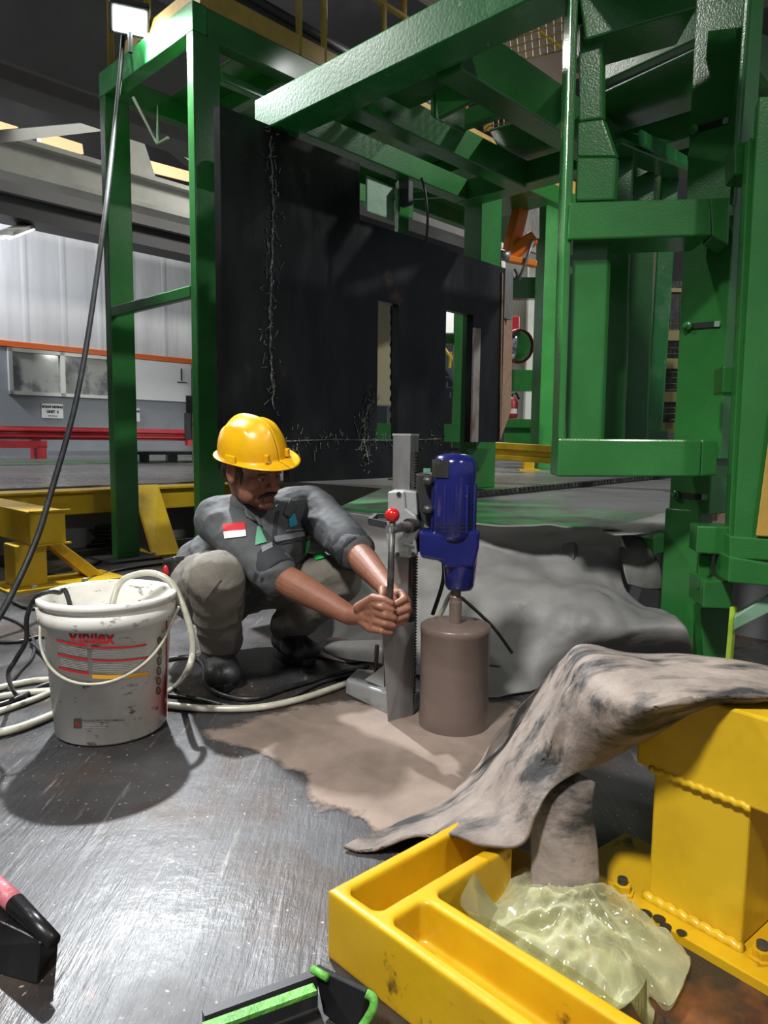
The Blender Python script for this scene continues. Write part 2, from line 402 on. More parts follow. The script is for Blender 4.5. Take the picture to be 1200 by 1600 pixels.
def spline(pts, n_=8):
    """Catmull-Rom through the points"""
    pts = [V(p) for p in pts]; out = []
    for i in range(len(pts) - 1):
        p0 = pts[max(i - 1, 0)]; p1 = pts[i]; p2 = pts[i + 1]; p3 = pts[min(i + 2, len(pts) - 1)]
        for k in range(n_):
            t = k / n_
            out.append(0.5 * ((2 * p1) + (p2 - p0) * t + (2 * p0 - 5 * p1 + 4 * p2 - p3) * t * t + (3 * p1 - p0 - 3 * p2 + p3) * t ** 3))
    out.append(pts[-1]); return out

def text_mesh(txt, size=1.0, bold=0.0):
    """2-D text as (verts, faces), origin bottom left"""
    cu = bpy.data.curves.new('t', 'FONT'); cu.body = txt; cu.size = size; cu.offset = bold; cu.resolution_u = 3
    o = bpy.data.objects.new('t', cu); COL.objects.link(o)
    bpy.context.view_layer.update()
    me = o.evaluated_get(bpy.context.evaluated_depsgraph_get()).to_mesh()
    vs = [v.co.copy() for v in me.vertices]; fs = [tuple(p.vertices) for p in me.polygons]
    bpy.data.objects.remove(o); bpy.data.curves.remove(cu)
    return vs, fs

#@@SETTING
# ---------------------------------------------------------------- setting: floors, walls, roof
SLAB = 0.42
fl = MB()
N = 60
fl.grid([[V((-14 + 22 * i / N, -3 + 22 * j / N, 0)) for i in range(N + 1)] for j in range(N + 1)])
struct(fl.build('floor', 'floor'))
# raised slab behind, an L seen from above
sl = MB().prism([ab(2.27, 1.25, 0), ab(2.95, 1.22, 0), ab(2.95, -3, 0), ab(22, -3, 0), ab(22, 24, 0), ab(-14, 24, 0), ab(-14, 4.82, 0), ab(3.5, 4.82, 0), ab(3.5, 3.4, 0), ab(2.24, 2.5, 0)], (0, 0, SLAB))
struct(sl.build('floor_slab', 'concrete'))
WB = 12.92
w = MB().abbox(-14, 14, WB, WB + 0.2, SLAB, 2.24); struct(w.build('wall_back', 'wall_grey'))
w = MB()
rows = []
for zz in (2.33, 4.55):
    r = []
    for i in range(700):
        a_ = -14 + 28 * i / 699
        r.append(ab(a_, WB - (0.003 if (i // 2) % 8 == 0 else 0.0), zz))
    rows.append(r)
w.grid(rows); w.abbox(-14, 14, WB + 0.02, WB + 0.2, 2.33, 4.55)
struct(w.build('wall_back_upper', 'wall_white'))
struct(MB().abbox(-14, 14, WB - 0.03, WB + 0.2, 2.24, 2.33).build('trim_1', 'orange'))
# far right closure and dark back bay
struct(MB().abbox(17, 17.2, -6, WB, SLAB, 9).build('wall_right', 'ceiling'))
struct(MB().abbox(-14, -13.8, -6, WB + 0.2, 0, 9).build('wall_left', 'wall_white'))
struct(MB().abbox(-14, 22, WB + 3.2, WB + 3.4, SLAB, 9.0).build('wall_beyond', 'ceiling'))
struct(MB().abbox(-14, 22, -8, 17, 8.6, 8.7).build('ceiling', 'ceiling'))

# window_1 with frame and panes
wn = thing('window_1', 'aluminium sliding office window in the grey wall', 'window', at(90, 628, b=WB)); del wn['label']; del wn['category']; struct(wn)
a0 = at(12, 585, b=WB).dot(E1); a1 = at(172, 600, b=WB).dot(E1)
z0, z1 = 1.45, 2.22
fm = MB(); t = 0.06
for x0, x1, y0, y1 in ((a0, a1, z0, z0 + t), (a0, a1, z1 - t, z1), (a0, a0 + t, z0, z1), (a1 - t, a1, z0, z1), ((a0 + a1) / 2 - .04, (a0 + a1) / 2 + .04, z0, z1)):
    fm.abbox(x0, x1, WB - 0.08, WB + 0.01, y0, y1)
fm.build('window_frame', 'window_frame', wn)
am = (a0 + a1) / 2
for x0, x1 in ((a0 + t, am - .04), (am + .04, a1 - t)):
    MB().abbox(x0, x1, WB - 0.035, WB - 0.005, z0 + t, z1 - t).build('window_pane', 'glass', wn)

# ceiling beams and panels
MB_ = MB
bbb = 10.0
def e1beam(name, matname, b, px0, py0, py1, a_lo, a_hi, depth, label=None):
    """a girder along e1 whose face at b spans py0..py1 at photo column px0"""
    zt = at(px0, py0, b=b).z; zb = at(px0, py1, b=b).z
    return MB().abbox(a_lo, a_hi, b, b + depth, zb, zt), zb, zt
mb, zb, zt = e1beam('g', '', 9.5, 0, 218, 262, -6, 13, 0.06)
mb.abbox(-6, 13, 9.38, 9.70, zb - 0.06, zb); mb.abbox(-6, 13, 9.38, 9.70, zt, zt + 0.06)
g = thing('crane_girder', 'long cream crane girder spanning under the roof, behind the left green posts', 'girder', ab(3, 9.5, zb))
mb.build('beam', 'girder', g)
for a_ in (5.9, 9.2):
    MB().abbox(a_, a_ + 0.06, 9.40, 9.5, zb, zt).build('stiffener', 'girder', g)
MB().prism([ab(4.55, 9.55, zt), ab(5.25, 9.55, zt), ab(4.96, 9.55, zt + 0.75), ab(4.84, 9.55, zt + 0.75)], E2 * 0.04).build('gusset', 'girder', g)
MB().abbox(4.86, 4.96, 9.52, 9.6, zt + 0.6, zt + 2.2).build('hanger', 'roof_grey', g)
mb, zb, zt = e1beam('g', '', 11.2, 0, 265, 334, -6, 14, 0.5)
struct(mb.build('trim_2', 'dark_metal'))
mb, zb, zt = e1beam('g', '', 11.0, 0, 276, 297, -6, 14, 0.1)
struct(mb.build('trim_3', 'roof_grey'))
mb, zb, zt = e1beam('g', '', 6.4, 0, 96, 122, -6, 12, 0.35)
tag(mb.build('roof_girder', 'roof_grey', bevel=0.01), 'broad grey roof girder above the cream crane girder', 'girder')
mb, zb, zt = e1beam('g', '', 5.3, 0, -120, 92, -6, 12, 0.05)
struct(mb.build('ceiling_panel', 'roof_grey'))
tag(MB().beam(at(-30, 216, Y=6.0), at(165, 196, Y=8.2), 0.10, 0.09).build('lattice_strut', 'girder'), 'pale angled strut meeting the crane girder at its near end', 'strut')
tag(MB().beam(at(255, 215, Y=7.4), at(345, 290, Y=9.0), 0.10, 0.12).build('roof_brace', 'roof_grey'), 'grey diagonal roof brace between the two left green posts', 'brace')
for i, (q0, q1, lab) in enumerate((((-10, 196), (26, 206), 'amber roof light strip at the far left under the roof'), ((60, 213), (127, 233), 'amber roof light strip above the pale angled strut'), ((218, 256), (295, 276), 'amber roof light strip between the two left green posts'))):
    p0 = at(*q0, Y=11.5); p1 = at(*q1, Y=13.0)
    tag(MB().beam(p0, p1, 0.06, 0.16).build('roof_light', 'skylight_glow'), lab, 'roof light')
# brown roof panels and dark pipes above the platform
struct(MB().prism([ab(1.5, 5.6, 5.6), ab(9, 5.6, 5.6), ab(9, 1.0, 5.6), ab(1.5, 1.0, 5.6)], (0, 0, 0.06)).build('ceiling_panel.001', 'roof_brown'))
for dy, rr, lab in ((0, 0.05, 'upper of two dark roof pipes behind the yellow handrail'), (22, 0.07, 'lower of two dark roof pipes behind the yellow handrail')):
    p0 = at(395, 0 + dy, Y=6.4); p1 = at(600, 115 + dy, Y=8.6); d = p1 - p0
    tag(MB().tube([p0 - d * 1.0, p1 + d * 1.2], rr, 12).build('roof_pipe', 'dark_metal', smooth=True), lab, 'pipe')

# fluorescent fitting on the wall
ff = thing('fluorescent_fitting', 'lit twin tube fluorescent fitting high on the white wall', 'lamp', at(40, 368, Y=10.6))
p0 = at(8, 372, Y=10.2); p1 = at(62, 352, Y=11.6)
MB().beam(p0 + V((0, 0, 0.06)), p1 + V((0, 0, 0.06)), 0.22, 0.05).build('housing', 'white_paint', ff)
for s in (-0.05, 0.05):
    MB().tube([p0 + V((s, 0, 0)), p1 + V((s, 0, 0))], 0.022, 10).build('tube', 'tube_glow', ff, smooth=True)

#@@BACKGROUND
# ---------------------------------------------------------------- back left: signs, board, rails, pallet, cabinets
def sign(px, py, w_, h_, lines, label, sizes):
    c = at(px, py, b=WB - 0.02); s_ = thing('wall_sign', label, 'sign', c - Z * h_ / 2)
    aa = c.dot(E1); z_ = c.z
    MB().abbox(aa - w_ / 2, aa + w_ / 2, WB - 0.03, WB - 0.005, z_ - h_ / 2, z_ + h_ / 2).build('board', 'paper', s_)
    for (txt, dz, sz) in lines:
        vs, fs = text_mesh(txt, sz, 0.004); mx = max(v.x for v in vs)
        MB().add([ab(aa - mx / 2 + v.x, WB - 0.033, z_ + dz + v.y) for v in vs], fs).build('lettering', 'ink', s_)
sign(82, 642, 0.36, 0.25, [('SCRAP MIXING', 0.05, 0.052), ('UNIT  2', -0.035, 0.06), ('----------------', -0.095, 0.03)], 'white wall sign reading SCRAP MIXING under the office window', 0)
sign(204, 648, 0.36, 0.25, [('SCRAP MIXING', 0.05, 0.052), ('UNIT  1', -0.035, 0.06)], 'white wall sign half hidden behind the far left green post', 0)
c0 = at(201, 560, b=WB).dot(E1); c1 = at(296, 565, b=WB).dot(E1)
wb = thing('white_board', 'blank white board with a black bracket mark, right of the office window', 'board', ab((c0 + c1) / 2, WB - .05, 1.47))
MB().abbox(c0, c1, WB - 0.06, WB - 0.004, 1.47, 2.22).build('panel', 'paper', wb)
cm = at(281, 585, b=WB).dot(E1)
MB().abbox(cm - .015, cm + .015, WB - .068, WB - .05, 1.88, 2.12).abbox(cm - .1, cm + .12, WB - .068, WB - .05, 1.84, 1.86).build('mark', 'ink', wb)

def rail_beam(mb, a0, a1, b, zc, h=0.30):
    prof = [(0, -.5), (0, -.36), (-.07, -.28), (-.07, -.16), (0, -.06), (0, .06), (-.07, .16), (-.07, .28), (0, .36), (0, .5)]
    front = [(b + x * 1.0, zc + y * h) for x, y in prof]; back = [(b + 0.02 + x, zc + y * h) for x, y in prof]
    loop = front + back[::-1]
    mb.prism([ab(a0, x, y) for x, y in loop], E1 * (a1 - a0))
rr = thing('red_guard_rail', 'long dark red guard rail on short posts along the grey wall', 'guard rail', ab(5, 11.4, SLAB))
mb = MB(); rail_beam(mb, 1.0, 9.2, 11.4, SLAB + 0.38, 0.2); mb.build('rail', 'red_rail', rr)
for a_ in (1.2, 4.1, 7.4):
    MB().abbox(a_, a_ + 0.12, 11.42, 11.54, SLAB, SLAB + 0.42).build('post', 'red_rail', rr)
mb = MB(); mb.abbox(0.6, 4.15, 11.0, 11.1, SLAB + 0.16, SLAB + 0.27); mb.build('lower_rail', 'red_rail', rr)
for a_ in (0.7, 4.0):
    MB().abbox(a_, a_ + 0.14, 11.0, 11.1, SLAB, SLAB + 0.2).build('lower_post', 'red_rail', rr)
mb = MB(); mb.abbox(6.5, 9.0, 11.0, 11.1, SLAB + 0.20, SLAB + 0.30); mb.build('lower_rail', 'red_rail', rr)
pl = thing('plastic_pallet', 'low black plastic pallet in front of the red rail', 'pallet', at(268, 722, z=SLAB))
c = at(268, 721, z=SLAB + 0.008)
MB().box(c + Z * 0.10, 0.9, 0.7, 0.04, radians(20)).build('deck', 'black_rubber', pl)
for dx in (-.36, 0, .36):
    MB().box(c + V((dx * cos(radians(20)), dx * sin(radians(20)), 0)), 0.12, 0.68, 0.10, radians(20)).build('runner', 'black_rubber', pl)
mach = thing('control_cabinet', 'cream cabinet with a black top behind the near left green post', 'cabinet', at(315, 720, Y=8.6))
def ybox(mb, px0, py0, px1, py1, Y, dep, slant=0.0):
    """box whose front face fills the photo rectangle at depth Y"""
    p = [at(px0, py1, Y=Y), at(px1, py1, Y=Y), at(px1, py0, Y=Y), at(px0, py0, Y=Y)]
    z_lo = (p[0].z + p[1].z) / 2; z_hi = (p[2].z + p[3].z) / 2
    x0 = (p[0].x + p[3].x) / 2; x1 = (p[1].x + p[2].x) / 2
    return mb.hexa([(x0, Y, z_lo), (x1, Y, z_lo), (x1 + slant, Y + dep, z_lo), (x0 + slant, Y + dep, z_lo)], [(x0, Y, z_hi), (x1, Y, z_hi), (x1 + slant, Y + dep, z_hi), (x0 + slant, Y + dep, z_hi)])
ybox(MB(), 300, 645, 352, 730, 8.6, 0.5).build('body', 'beige', mach, bevel=0.01)
ybox(MB(), 290, 618, 352, 645, 8.55, 0.5).build('black_top', 'dark_metal', mach, bevel=0.01)
ybox(MB(), 288, 645, 299, 686, 8.6, 0.4).build('side_box', 'steel', mach)
ybox(MB(), 300, 662, 350, 664, 8.58, 0.02).build('seam', 'dark_metal', mach)
gr = thing('filter_unit', 'black ribbed machine unit above the cream cabinet', 'machine', at(330, 645, Y=9.2))
ybox(MB(), 298, 575, 352, 640, 9.2, 0.5).build('body', 'dark_metal', gr, bevel=0.02)
for k in range(5):
    MB().tube([at(337 + k * 0.4, 590 + k * 9, Y=9.15), at(352, 590 + k * 9, Y=9.15)], 0.03, 8).build('rib', 'black_rubber', gr)
tag(ybox(MB(), 345, 517, 352, 562, 6.0, 0.15).build('horn_box', 'black_rubber', bevel=0.01), 'small black box at the left edge of the black plate', 'box')

# back bay behind the plate, seen through its notches and beside it
br = thing('beige_column', 'worn beige upright seen through the left notch of the black plate', 'column', at(597, 640, Y=7.0))
ybox(MB(), 578, 440, 612, 632, 7.0, 0.3).build('shaft', 'beige', br)
ch = thing('black_chain_rod', 'black hanging chain and rod in the left notch of the plate', 'chain', at(612, 690, Y=5.0))
mb = MB(); mb.tube([at(611, 440, Y=5.0), at(613, 668, Y=5.0)], 0.008, 8)
for yy in range(470, 660, 17): mb.ball(at(611.5, yy, Y=5.0), 0.018, 6, (0.7, 0.7, 1.3))
mb.build('rod', 'black_rubber', ch, smooth=True)
tag(ybox(MB(), 588, 622, 606, 672, 8.0, 0.4).build('blue_grey_locker', 'navy', bevel=0.01), 'blue grey locker low in the left notch of the plate', 'locker')
stx = thing('steel_stairs', 'dark blue steel stairs with a yellow handrail in the right notch', 'stairs', at(712, 660, Y=9.0))
MB().beam(at(690, 540, Y=9.2), at(735, 615, Y=9.2), 0.1, 0.22).build('stringer', 'navy', stx)
for k in range(5):
    ybox(MB(), 695 + k * 5, 580 + k * 16, 735, 588 + k * 16, 9.3, 0.25).build('tread', 'navy', stx)
mb = MB(); mb.tube([at(695, 545, Y=9.0), at(716, 575, Y=9.0), at(706, 555, Y=9.0)], 0.018, 8); mb.tube([at(704, 550, Y=9), at(703, 575, Y=9)], 0.018, 8)
mb.build('handrail', 'yellow_clean', stx)
wc = thing('white_column', 'tall white painted building column behind the orange arm', 'column', at(815, 690, Y=10.5))
ybox(MB(), 788, 300, 832, 672, 10.5, 0.4).build('shaft', 'white_paint', wc)
ybox(MB(), 826, 250, 845, 672, 10.3, 0.15).build('flange', 'white_paint', wc)
tag(ybox(MB(), 690, 440, 716, 520, 12.0, 0.2).build('lit_panel', 'paper'), 'bright white wall panel high in the right notch of the plate', 'panel')
hg = thing('green_rack_frame', 'bright green rack frame seen behind the black plate', 'rack', at(720, 690, Y=7.2))
ybox(MB(), 709, 470, 733, 700, 7.2, 0.12).build('upright', 'green', hg)
ybox(MB(), 694, 522, 730, 537, 7.4, 0.12).build('upper_rail', 'green', hg)
ybox(MB(), 583, 662, 740, 690, 7.1, 0.12).build('lower_rail', 'green', hg)
gr2 = thing('green_bay_rail', 'bright green box rail and lower beam beside the tall green post', 'rail', at(815, 690, Y=9.3))
ybox(MB(), 792, 578, 842, 611, 9.3, 0.2).build('box_rail', 'green', gr2)
ybox(MB(), 788, 655, 842, 668, 9.4, 0.3).build('ledge', 'green', gr2)
ybox(MB(), 788, 668, 842, 692, 9.45, 0.2).build('lower_beam', 'green', gr2)
ybox(MB(), 795, 433, 842, 466, 8.9, 0.12).build('upper_beam', 'green', gr2)
mir = thing('convex_mirror', 'round red-backed convex safety mirror beside the green post', 'mirror', at(811, 542, Y=9.0))
c = at(811, 541, Y=9.0)
ax = V((0.35, -0.92, -0.1)).normalized()
MB().lathe(c, [(0.001, 0.05), (0.08, 0.045), (0.15, 0.03), (0.19, 0.0)], 28, ax, close=False).build('glass', 'mirror', mir, smooth=True)
MB().lathe(c, [(0.185, 0.01), (0.21, 0.01), (0.215, -0.02), (0.17, -0.07), (0.001, -0.09)], 28, ax, close=False).build('shell', 'red_rail', mir, smooth=True)
tag(ybox(MB(), 797, 494, 812, 522, 9.8, 0.1).build('fire_alarm_box', 'red_rail', bevel=0.01), 'dark red alarm box above the round mirror', 'box')
fe = thing('fire_extinguisher', 'red fire extinguisher standing below the round mirror', 'fire extinguisher', at(799, 655, Y=9.0))
c = at(799, 654, Y=9.0)
MB().lathe(c, [(0.001, 0), (0.07, 0.005), (0.075, 0.03), (0.075, 0.20), (0.05, 0.25), (0.025, 0.265), (0.001, 0.266)], 20, close=False).build('cylinder', 'red_rail', fe, smooth=True)
MB().tube([c + Z * .26, c + Z * .30, c + V((.05, 0, .32)), c + V((.09, 0, .24))], 0.014, 8).build('valve_hose', 'black_rubber', fe, smooth=True)
MB().lathe(c + Z * 0.06, [(0.0765, 0), (0.0765, 0.06)], 20, close=False).build('label_band', 'paper', fe, smooth=True)
rb = thing('orange_robot_arm', 'orange jointed arm with a thin rod behind the tall green post', 'robot arm', at(800, 420, Y=6.5))
MB().beam(at(822, 290, Y=6.6), at(796, 400, Y=6.5), 0.10, 0.13).build('upper_arm', 'robot_orange', rb, bevel=0.02)
MB().beam(at(793, 402, Y=6.5), at(836, 370, Y=6.45), 0.09, 0.12).build('elbow', 'robot_orange', rb, bevel=0.02)
MB().beam(at(790, 404, Y=6.45), at(838, 413, Y=6.45), 0.07, 0.055).build('fork', 'robot_orange', rb, bevel=0.01)
MB().tube([at(781, 398, Y=6.4), at(796, 401, Y=6.4)], 0.045, 14).build('motor_can', 'steel', rb, smooth=True)
MB().tube([at(833, 375, Y=6.4), at(825, 400, Y=6.4), at(811, 436, Y=6.4)], 0.014, 8).build('piston_rod', 'steel', rb, smooth=True)
MB().tube(spline([at(804, 420, Y=6.4), at(808, 428, Y=6.4), at(806, 436, Y=6.4), at(800, 432, Y=6.4)]), 0.012, 8).build('air_hose', 'black_rubber', rb, smooth=True)
tag(MB().prism([at(822, 300, Y=7.0), at(843, 290, Y=7.0), at(843, 372, Y=7.0), at(812, 372, Y=7.0)], (0, 0.15, 0)).build('grey_guard_plate', 'steel'), 'grey steel guard plate beside the orange arm', 'plate')
yr = thing('yellow_guard_rail', 'short yellow guard rail on a post beyond the green column', 'guard rail', at(822, 736, z=SLAB))
p0 = at(764, 704, Y=7.9); p1 = at(884, 712, Y=7.5)
for dz, hh, dd in ((0.06, 0.075, 0.0), (-0.005, 0.06, 0.03), (-0.065, 0.06, 0.0)):
    MB().beam(p0 + V((0, dd, dz)), p1 + V((0, dd, dz)), 0.06, hh).build('rail_fold', 'yellow_clean', yr, bevel=0.01)
c = at(825, 735, z=SLAB)
MB().box(c, 0.12, 0.12, 0.3).build('post', 'yellow_clean', yr, bevel=0.008)
MB().box(c, 0.24, 0.24, 0.015).build('foot', 'yellow_clean', yr)
# low things under the plate
ys = thing('yellow_machine_foot', 'yellow machine foot with a sloping web seen under the plate', 'machine foot', at(515, 782, Y=6.2))
ybox(MB(), 490, 757, 546, 770, 6.3, 0.1).build('top_rail', 'yellow_clean', ys)
ybox(MB(), 500, 770, 533, 782, 6.2, 0.1).build('base', 'yellow_clean', ys)
MB().prism([at(529, 754, Y=6.15), at(545, 754, Y=6.15), at(545, 782, Y=6.15), at(538, 782, Y=6.15)], (0, .2, 0)).build('web', 'yellow_clean', ys)
tag(ybox(MB(), 544, 754, 562, 781, 7.0, 0.2).build('white_block', 'white_paint'), 'small white block under the plate beside the yellow foot', 'block')
tag(ybox(MB(), 573, 752, 586, 779, 7.2, 0.2).build('pale_upright', 'girder'), 'short pale upright under the plate', 'post')
tag(ybox(MB(), 586, 755, 606, 768, 6.6, 0.2).build('yellow_rail_stub', 'yellow_clean'), 'yellow rail stub under the plate near the drill column', 'rail')
tag(ybox(MB(), 606, 748, 622, 778, 5.9, 0.1).build('green_stub_post', 'green'), 'bright green stub post under the plate behind the drill', 'post')

# racks and mesh cages at the far right
for i, (px0, px1, py0, py1, Y, lab) in enumerate(((1038, 1066, 440, 675, 6.5, 'black wire cage stack seen between the green posts'), (1124, 1166, 440, 700, 6.0, 'black wire cage stack with lime shelves by the right edge'))):
    cg = thing('wire_cage', lab, 'cage', at((px0 + px1) / 2, py1, Y=Y))
    ybox(MB(), px0, py0, px1, py1, Y + 0.5, 0.05).build('back_panel', 'dark_metal', cg)
    mb = MB()
    for k in range(14):
        x = px0 + (px1 - px0) * k / 13
        mb.tube([at(x, py0, Y=Y), at(x, py1, Y=Y)], 0.004, 5)
    for k in range(26):
        y = py0 + (py1 - py0) * k / 25
        mb.tube([at(px0, y, Y=Y), at(px1, y, Y=Y)], 0.004, 5)
    mb.build('wire_mesh', 'dark_steel', cg)
    for k, yy in enumerate((450, 516, 560, 612, 660)):
        ybox(MB(), px0, yy, px1, yy + (16 if k != 0 else 6), Y - 0.02, 0.04).build('shelf_edge', 'lime' if i else 'gold', cg)
lr = thing('lime_rack_foot', 'lime green rack feet on the floor by the right edge', 'rack', at(1140, 735, z=SLAB))
for x in (1124, 1150):
    ybox(MB(), x, 706, x + 10, 736, 6.2, 0.1).build('foot', 'lime', lr)
ybox(MB(), 1120, 730, 1160, 736, 6.15, 0.2).build('base_bar', 'lime', lr)
tag(MB().beam(at(1118, 752, z=SLAB + .02), at(1170, 748, z=SLAB + .02), 0.12, 0.04).build('green_floor_bar', 'green'), 'thin bright green bar lying on the raised floor at the right', 'bar')
tag(MB().beam(at(1105, 798, z=SLAB + .04), at(1165, 794, z=SLAB + .04), 0.10, 0.08).build('brick_row', 'rust_edge'), 'rusty red bar on the raised floor beside the green column', 'bar')
# chain along floor and checker plate
cp = MB().prism([ab(2.26, 2.48, 0), ab(2.30, 1.25, 0), ab(3.15, 1.25, 0), ab(3.15, 3.1, 0)], (0, 0, 0.012)); cp.v = [v + Z * (SLAB + 0.001) for v in cp.v]
tag(cp.build('checker_plate', 'green_dirty'), 'dirty green checker plate along the edge of the raised floor', 'plate')
cc = thing('drive_chain', 'black roller chain laid across the raised grey floor', 'chain', at(890, 762, z=SLAB))
p0 = at(742, 775, z=SLAB + .01); p1 = at(1045, 745, z=SLAB + .01)
MB().beam(p0, p1, 0.05, 0.015).build('link_strip', 'black_rubber', cc)
mb = MB()
for k in range(60):
    p = p0.lerp(p1, k / 59); mb.box(p, 0.02, 0.07, 0.028, 0.4)
mb.build('roller', 'dark_steel', cc)
#@@PLATFORM
# painted green walkway strip on the slab at the back left
g_ = MB().abbox(-6, 9, 8.6, 9.9, SLAB + 0.001, SLAB + 0.006)
tag(g_.build('walkway_marking', 'green_dirty'), 'dull green walkway strip painted in front of the red guard rail', 'floor marking')

# ---------------------------------------------------------------- green platform frame
gp = thing('green_platform', 'tall green welded steel platform frame over the working area', 'platform', ab(2.0, 3.2, 0))
def gpart(name, mb, matn='green', bev=0.006):
    return mb.build(name, matn, gp, bevel=bev)
pA = gpart('post', MB().abbox(1.95, 2.10, 4.14, 4.21, 0.012, 2.70))
gp_b = MB().abbox(1.86, 2.19, 4.03, 4.32, 0.0, 0.014); gp_b.build('base_plate', 'dark_metal', gp)
gpart('post', MB().abbox(1.95, 2.10, 3.19, 3.253, 0.0, 2.70))
gpart('crossbar', MB().abbox(1.95, 1.99, 3.253, 4.14, 1.455, 1.515))
gpart('top_beam', MB().abbox(1.95, 2.03, 3.19, 4.21, 2.70, 2.835), 'green_scuff')
gpart('top_beam', MB().abbox(2.03, 5.6, 3.19, 3.27, 2.69, 2.83))
gpart('top_beam', MB().abbox(2.03, 5.6, 4.13, 4.21, 2.69, 2.83))
for a_ in (2.55, 3.35, 4.2):
    gpart('joist', MB().abbox(a_, a_ + 0.07, 3.27, 4.13, 2.70, 2.80))
gpart('deck_plate', MB().abbox(2.35, 5.6, 3.27, 4.13, 2.80, 2.815))
gpart('stair_stringer', MB().beam(ab(2.2, 3.35, 2.62), ab(3.2, 3.35, 2.62), 0.05, 0.05))
# lower frame nearer to the camera
gpart('side_beam', MB().abbox(1.95, 2.10, -0.6, 2.70, 2.085, 2.225), 'green_scuff')
gpart('corner_post', MB().abbox(1.96, 2.09, 2.56, 2.695, 1.86, 2.085))
gpart('lower_beam', MB().abbox(2.10, 3.36, 2.61, 2.70, 2.125, 2.24))
gpart('lower_beam', MB().abbox(2.10, 3.36, 2.21, 2.31, 2.10, 2.24))
gpart('lower_beam', MB().abbox(2.10, 3.36, 1.67, 1.79, 2.065, 2.25))
gpart('lower_beam', MB().abbox(3.36, 3.48, 0.30, 2.70, 2.125, 2.24))
gpart('back_beam', MB().abbox(2.10, 3.36, 3.02, 3.08, 2.10, 2.20))
gpart('brace', MB().beam(ab(2.5, 2.70, 2.15), ab(2.4, 3.02, 2.15), 0.03, 0.04))
gpart('brace', MB().beam(ab(3.25, 2.70, 2.15), ab(3.05, 3.02, 2.15), 0.03, 0.04))
gpart('deck_plate', MB().prism([at(x, y, z=2.28) for x, y in ((764, 206), (905, 160), (905, 262), (850, 275), (795, 262))], Z * 0.015))
gpart('deck_plate', MB().prism([at(x, y, z=2.30) for x, y in ((935, 150), (1090, 78), (1100, 225), (1022, 265), (935, 200))], Z * 0.015))
gpart('deck_edge', MB().beam(at(925, 122, z=2.29), at(1100, 40, z=2.29), 0.05, 0.10))
gpart('deck_edge', MB().beam(at(1022, 268, z=2.25), at(1100, 228, z=2.25), 0.05, 0.10))
gpart('deck_edge', MB().beam(at(1022, 268, z=2.25), at(935, 205, z=2.25), 0.05, 0.10))
# shelf angle and gusset box below the handrail
gpart('shelf_angle', MB().prism([at(598, 150, Y=3.1), at(712, 98, Y=2.85), at(722, 112, Y=2.9), at(690, 150, Y=3.1), at(640, 172, Y=3.2)], Z * 0.02))
gpart('bracket_box', MB().prism([at(678, 142, Y=3.0), at(750, 112, Y=2.9), at(750, 152, Y=2.9), at(684, 186, Y=3.0)], E1 * 0.02))
gpart('bracket_web', MB().prism([at(672, 150, Y=3.02), at(680, 145, Y=3.02), at(680, 186, Y=3.02), at(672, 180, Y=3.02)], E1 * 0.2), 'green')
gpart('cross_tie', MB().beam(at(690, 200, Y=3.6), at(840, 150, Y=3.4), 0.05, 0.08))
# posts further back
b2 = 2.52
def post_px(pxl, pxm, pxr, ytop, Y, z0, matd='green', yref=400):
    """a post whose left face spans pxl..pxm and right face pxm..pxr at its photo row yref"""
    pm = at(pxm, yref, Y=Y); pl = at(pxl, yref, b=pm.dot(E2)); 
    aL = at(pxl, yref, b=pm.dot(E2)).dot(E1)
    return pm
c = at(750, 560, Y=4.25)
zt = at(750, 290, Y=4.25).z
mb = MB(); mb.hexa([at(722, 783, Y=4.33) * 1, at(750, 783, Y=4.22), at(780, 783, Y=4.36), at(752, 783, Y=4.5)], [at(722, 783, Y=4.33), at(750, 783, Y=4.22), at(780, 783, Y=4.36), at(752, 783, Y=4.5)])
def vpost(px_l, px_m, px_r, Yl, Ym, Yr, z0, z1, yref):
    L_ = at(px_l, yref, Y=Yl); M_ = at(px_m, yref, Y=Ym); R_ = at(px_r, yref, Y=Yr)
    B_ = L_ + R_ - M_
    q = [V((p.x, p.y, z0)) for p in (L_, M_, R_, B_)]
    return MB().hexa(q, [V((p.x, p.y, z1)) for p in q])
gpart('post', vpost(722, 749, 780, 4.82, 4.70, 4.86, SLAB + 0.02, 2.40, 500))
gpart('post_flare', MB().prism([at(727, 700, Y=4.66), at(765, 700, Y=4.68), at(748, 735, Y=4.67)], (0.02, .05, 0)))
gpart('post_foot', MB().box(at(752, 765, Y=4.84) * 1.0 - Z * (at(752, 765, Y=4.84).z - SLAB), 0.28, 0.28, 0.02, radians(-45)))
tag_post = vpost(834, 848, 884, 8.75, 8.6, 8.95, SLAB, 4.1, 500)
bp = thing('green_bay_column', 'tall bright green building column behind the yellow guard rail', 'column', at(860, 700, Y=8.8))
tag_post.build('shaft', 'green', bp, bevel=0.008)
MB().prism([at(884, 692, Y=8.9), at(884, 655, Y=8.9), at(862, 694, Y=8.9)], (0, 0.05, 0)).build('gusset', 'green', bp)
# hanging plate and stub post
gpart('hanging_plate', MB().prism([at(573, 273, Y=3.75), at(617, 292, Y=3.9), at(617, 346, Y=3.9), at(573, 331, Y=3.75)], E2 * 0.012), 'green_light')
gpart('stub_post', vpost(617, 622, 639, 3.95, 3.9, 4.0, 1.55, 2.12, 340))
gpart('stub_clip', MB().box(at(634, 322, Y=3.88), 0.07, 0.04, 0.12, radians(-44)), 'dark_metal')
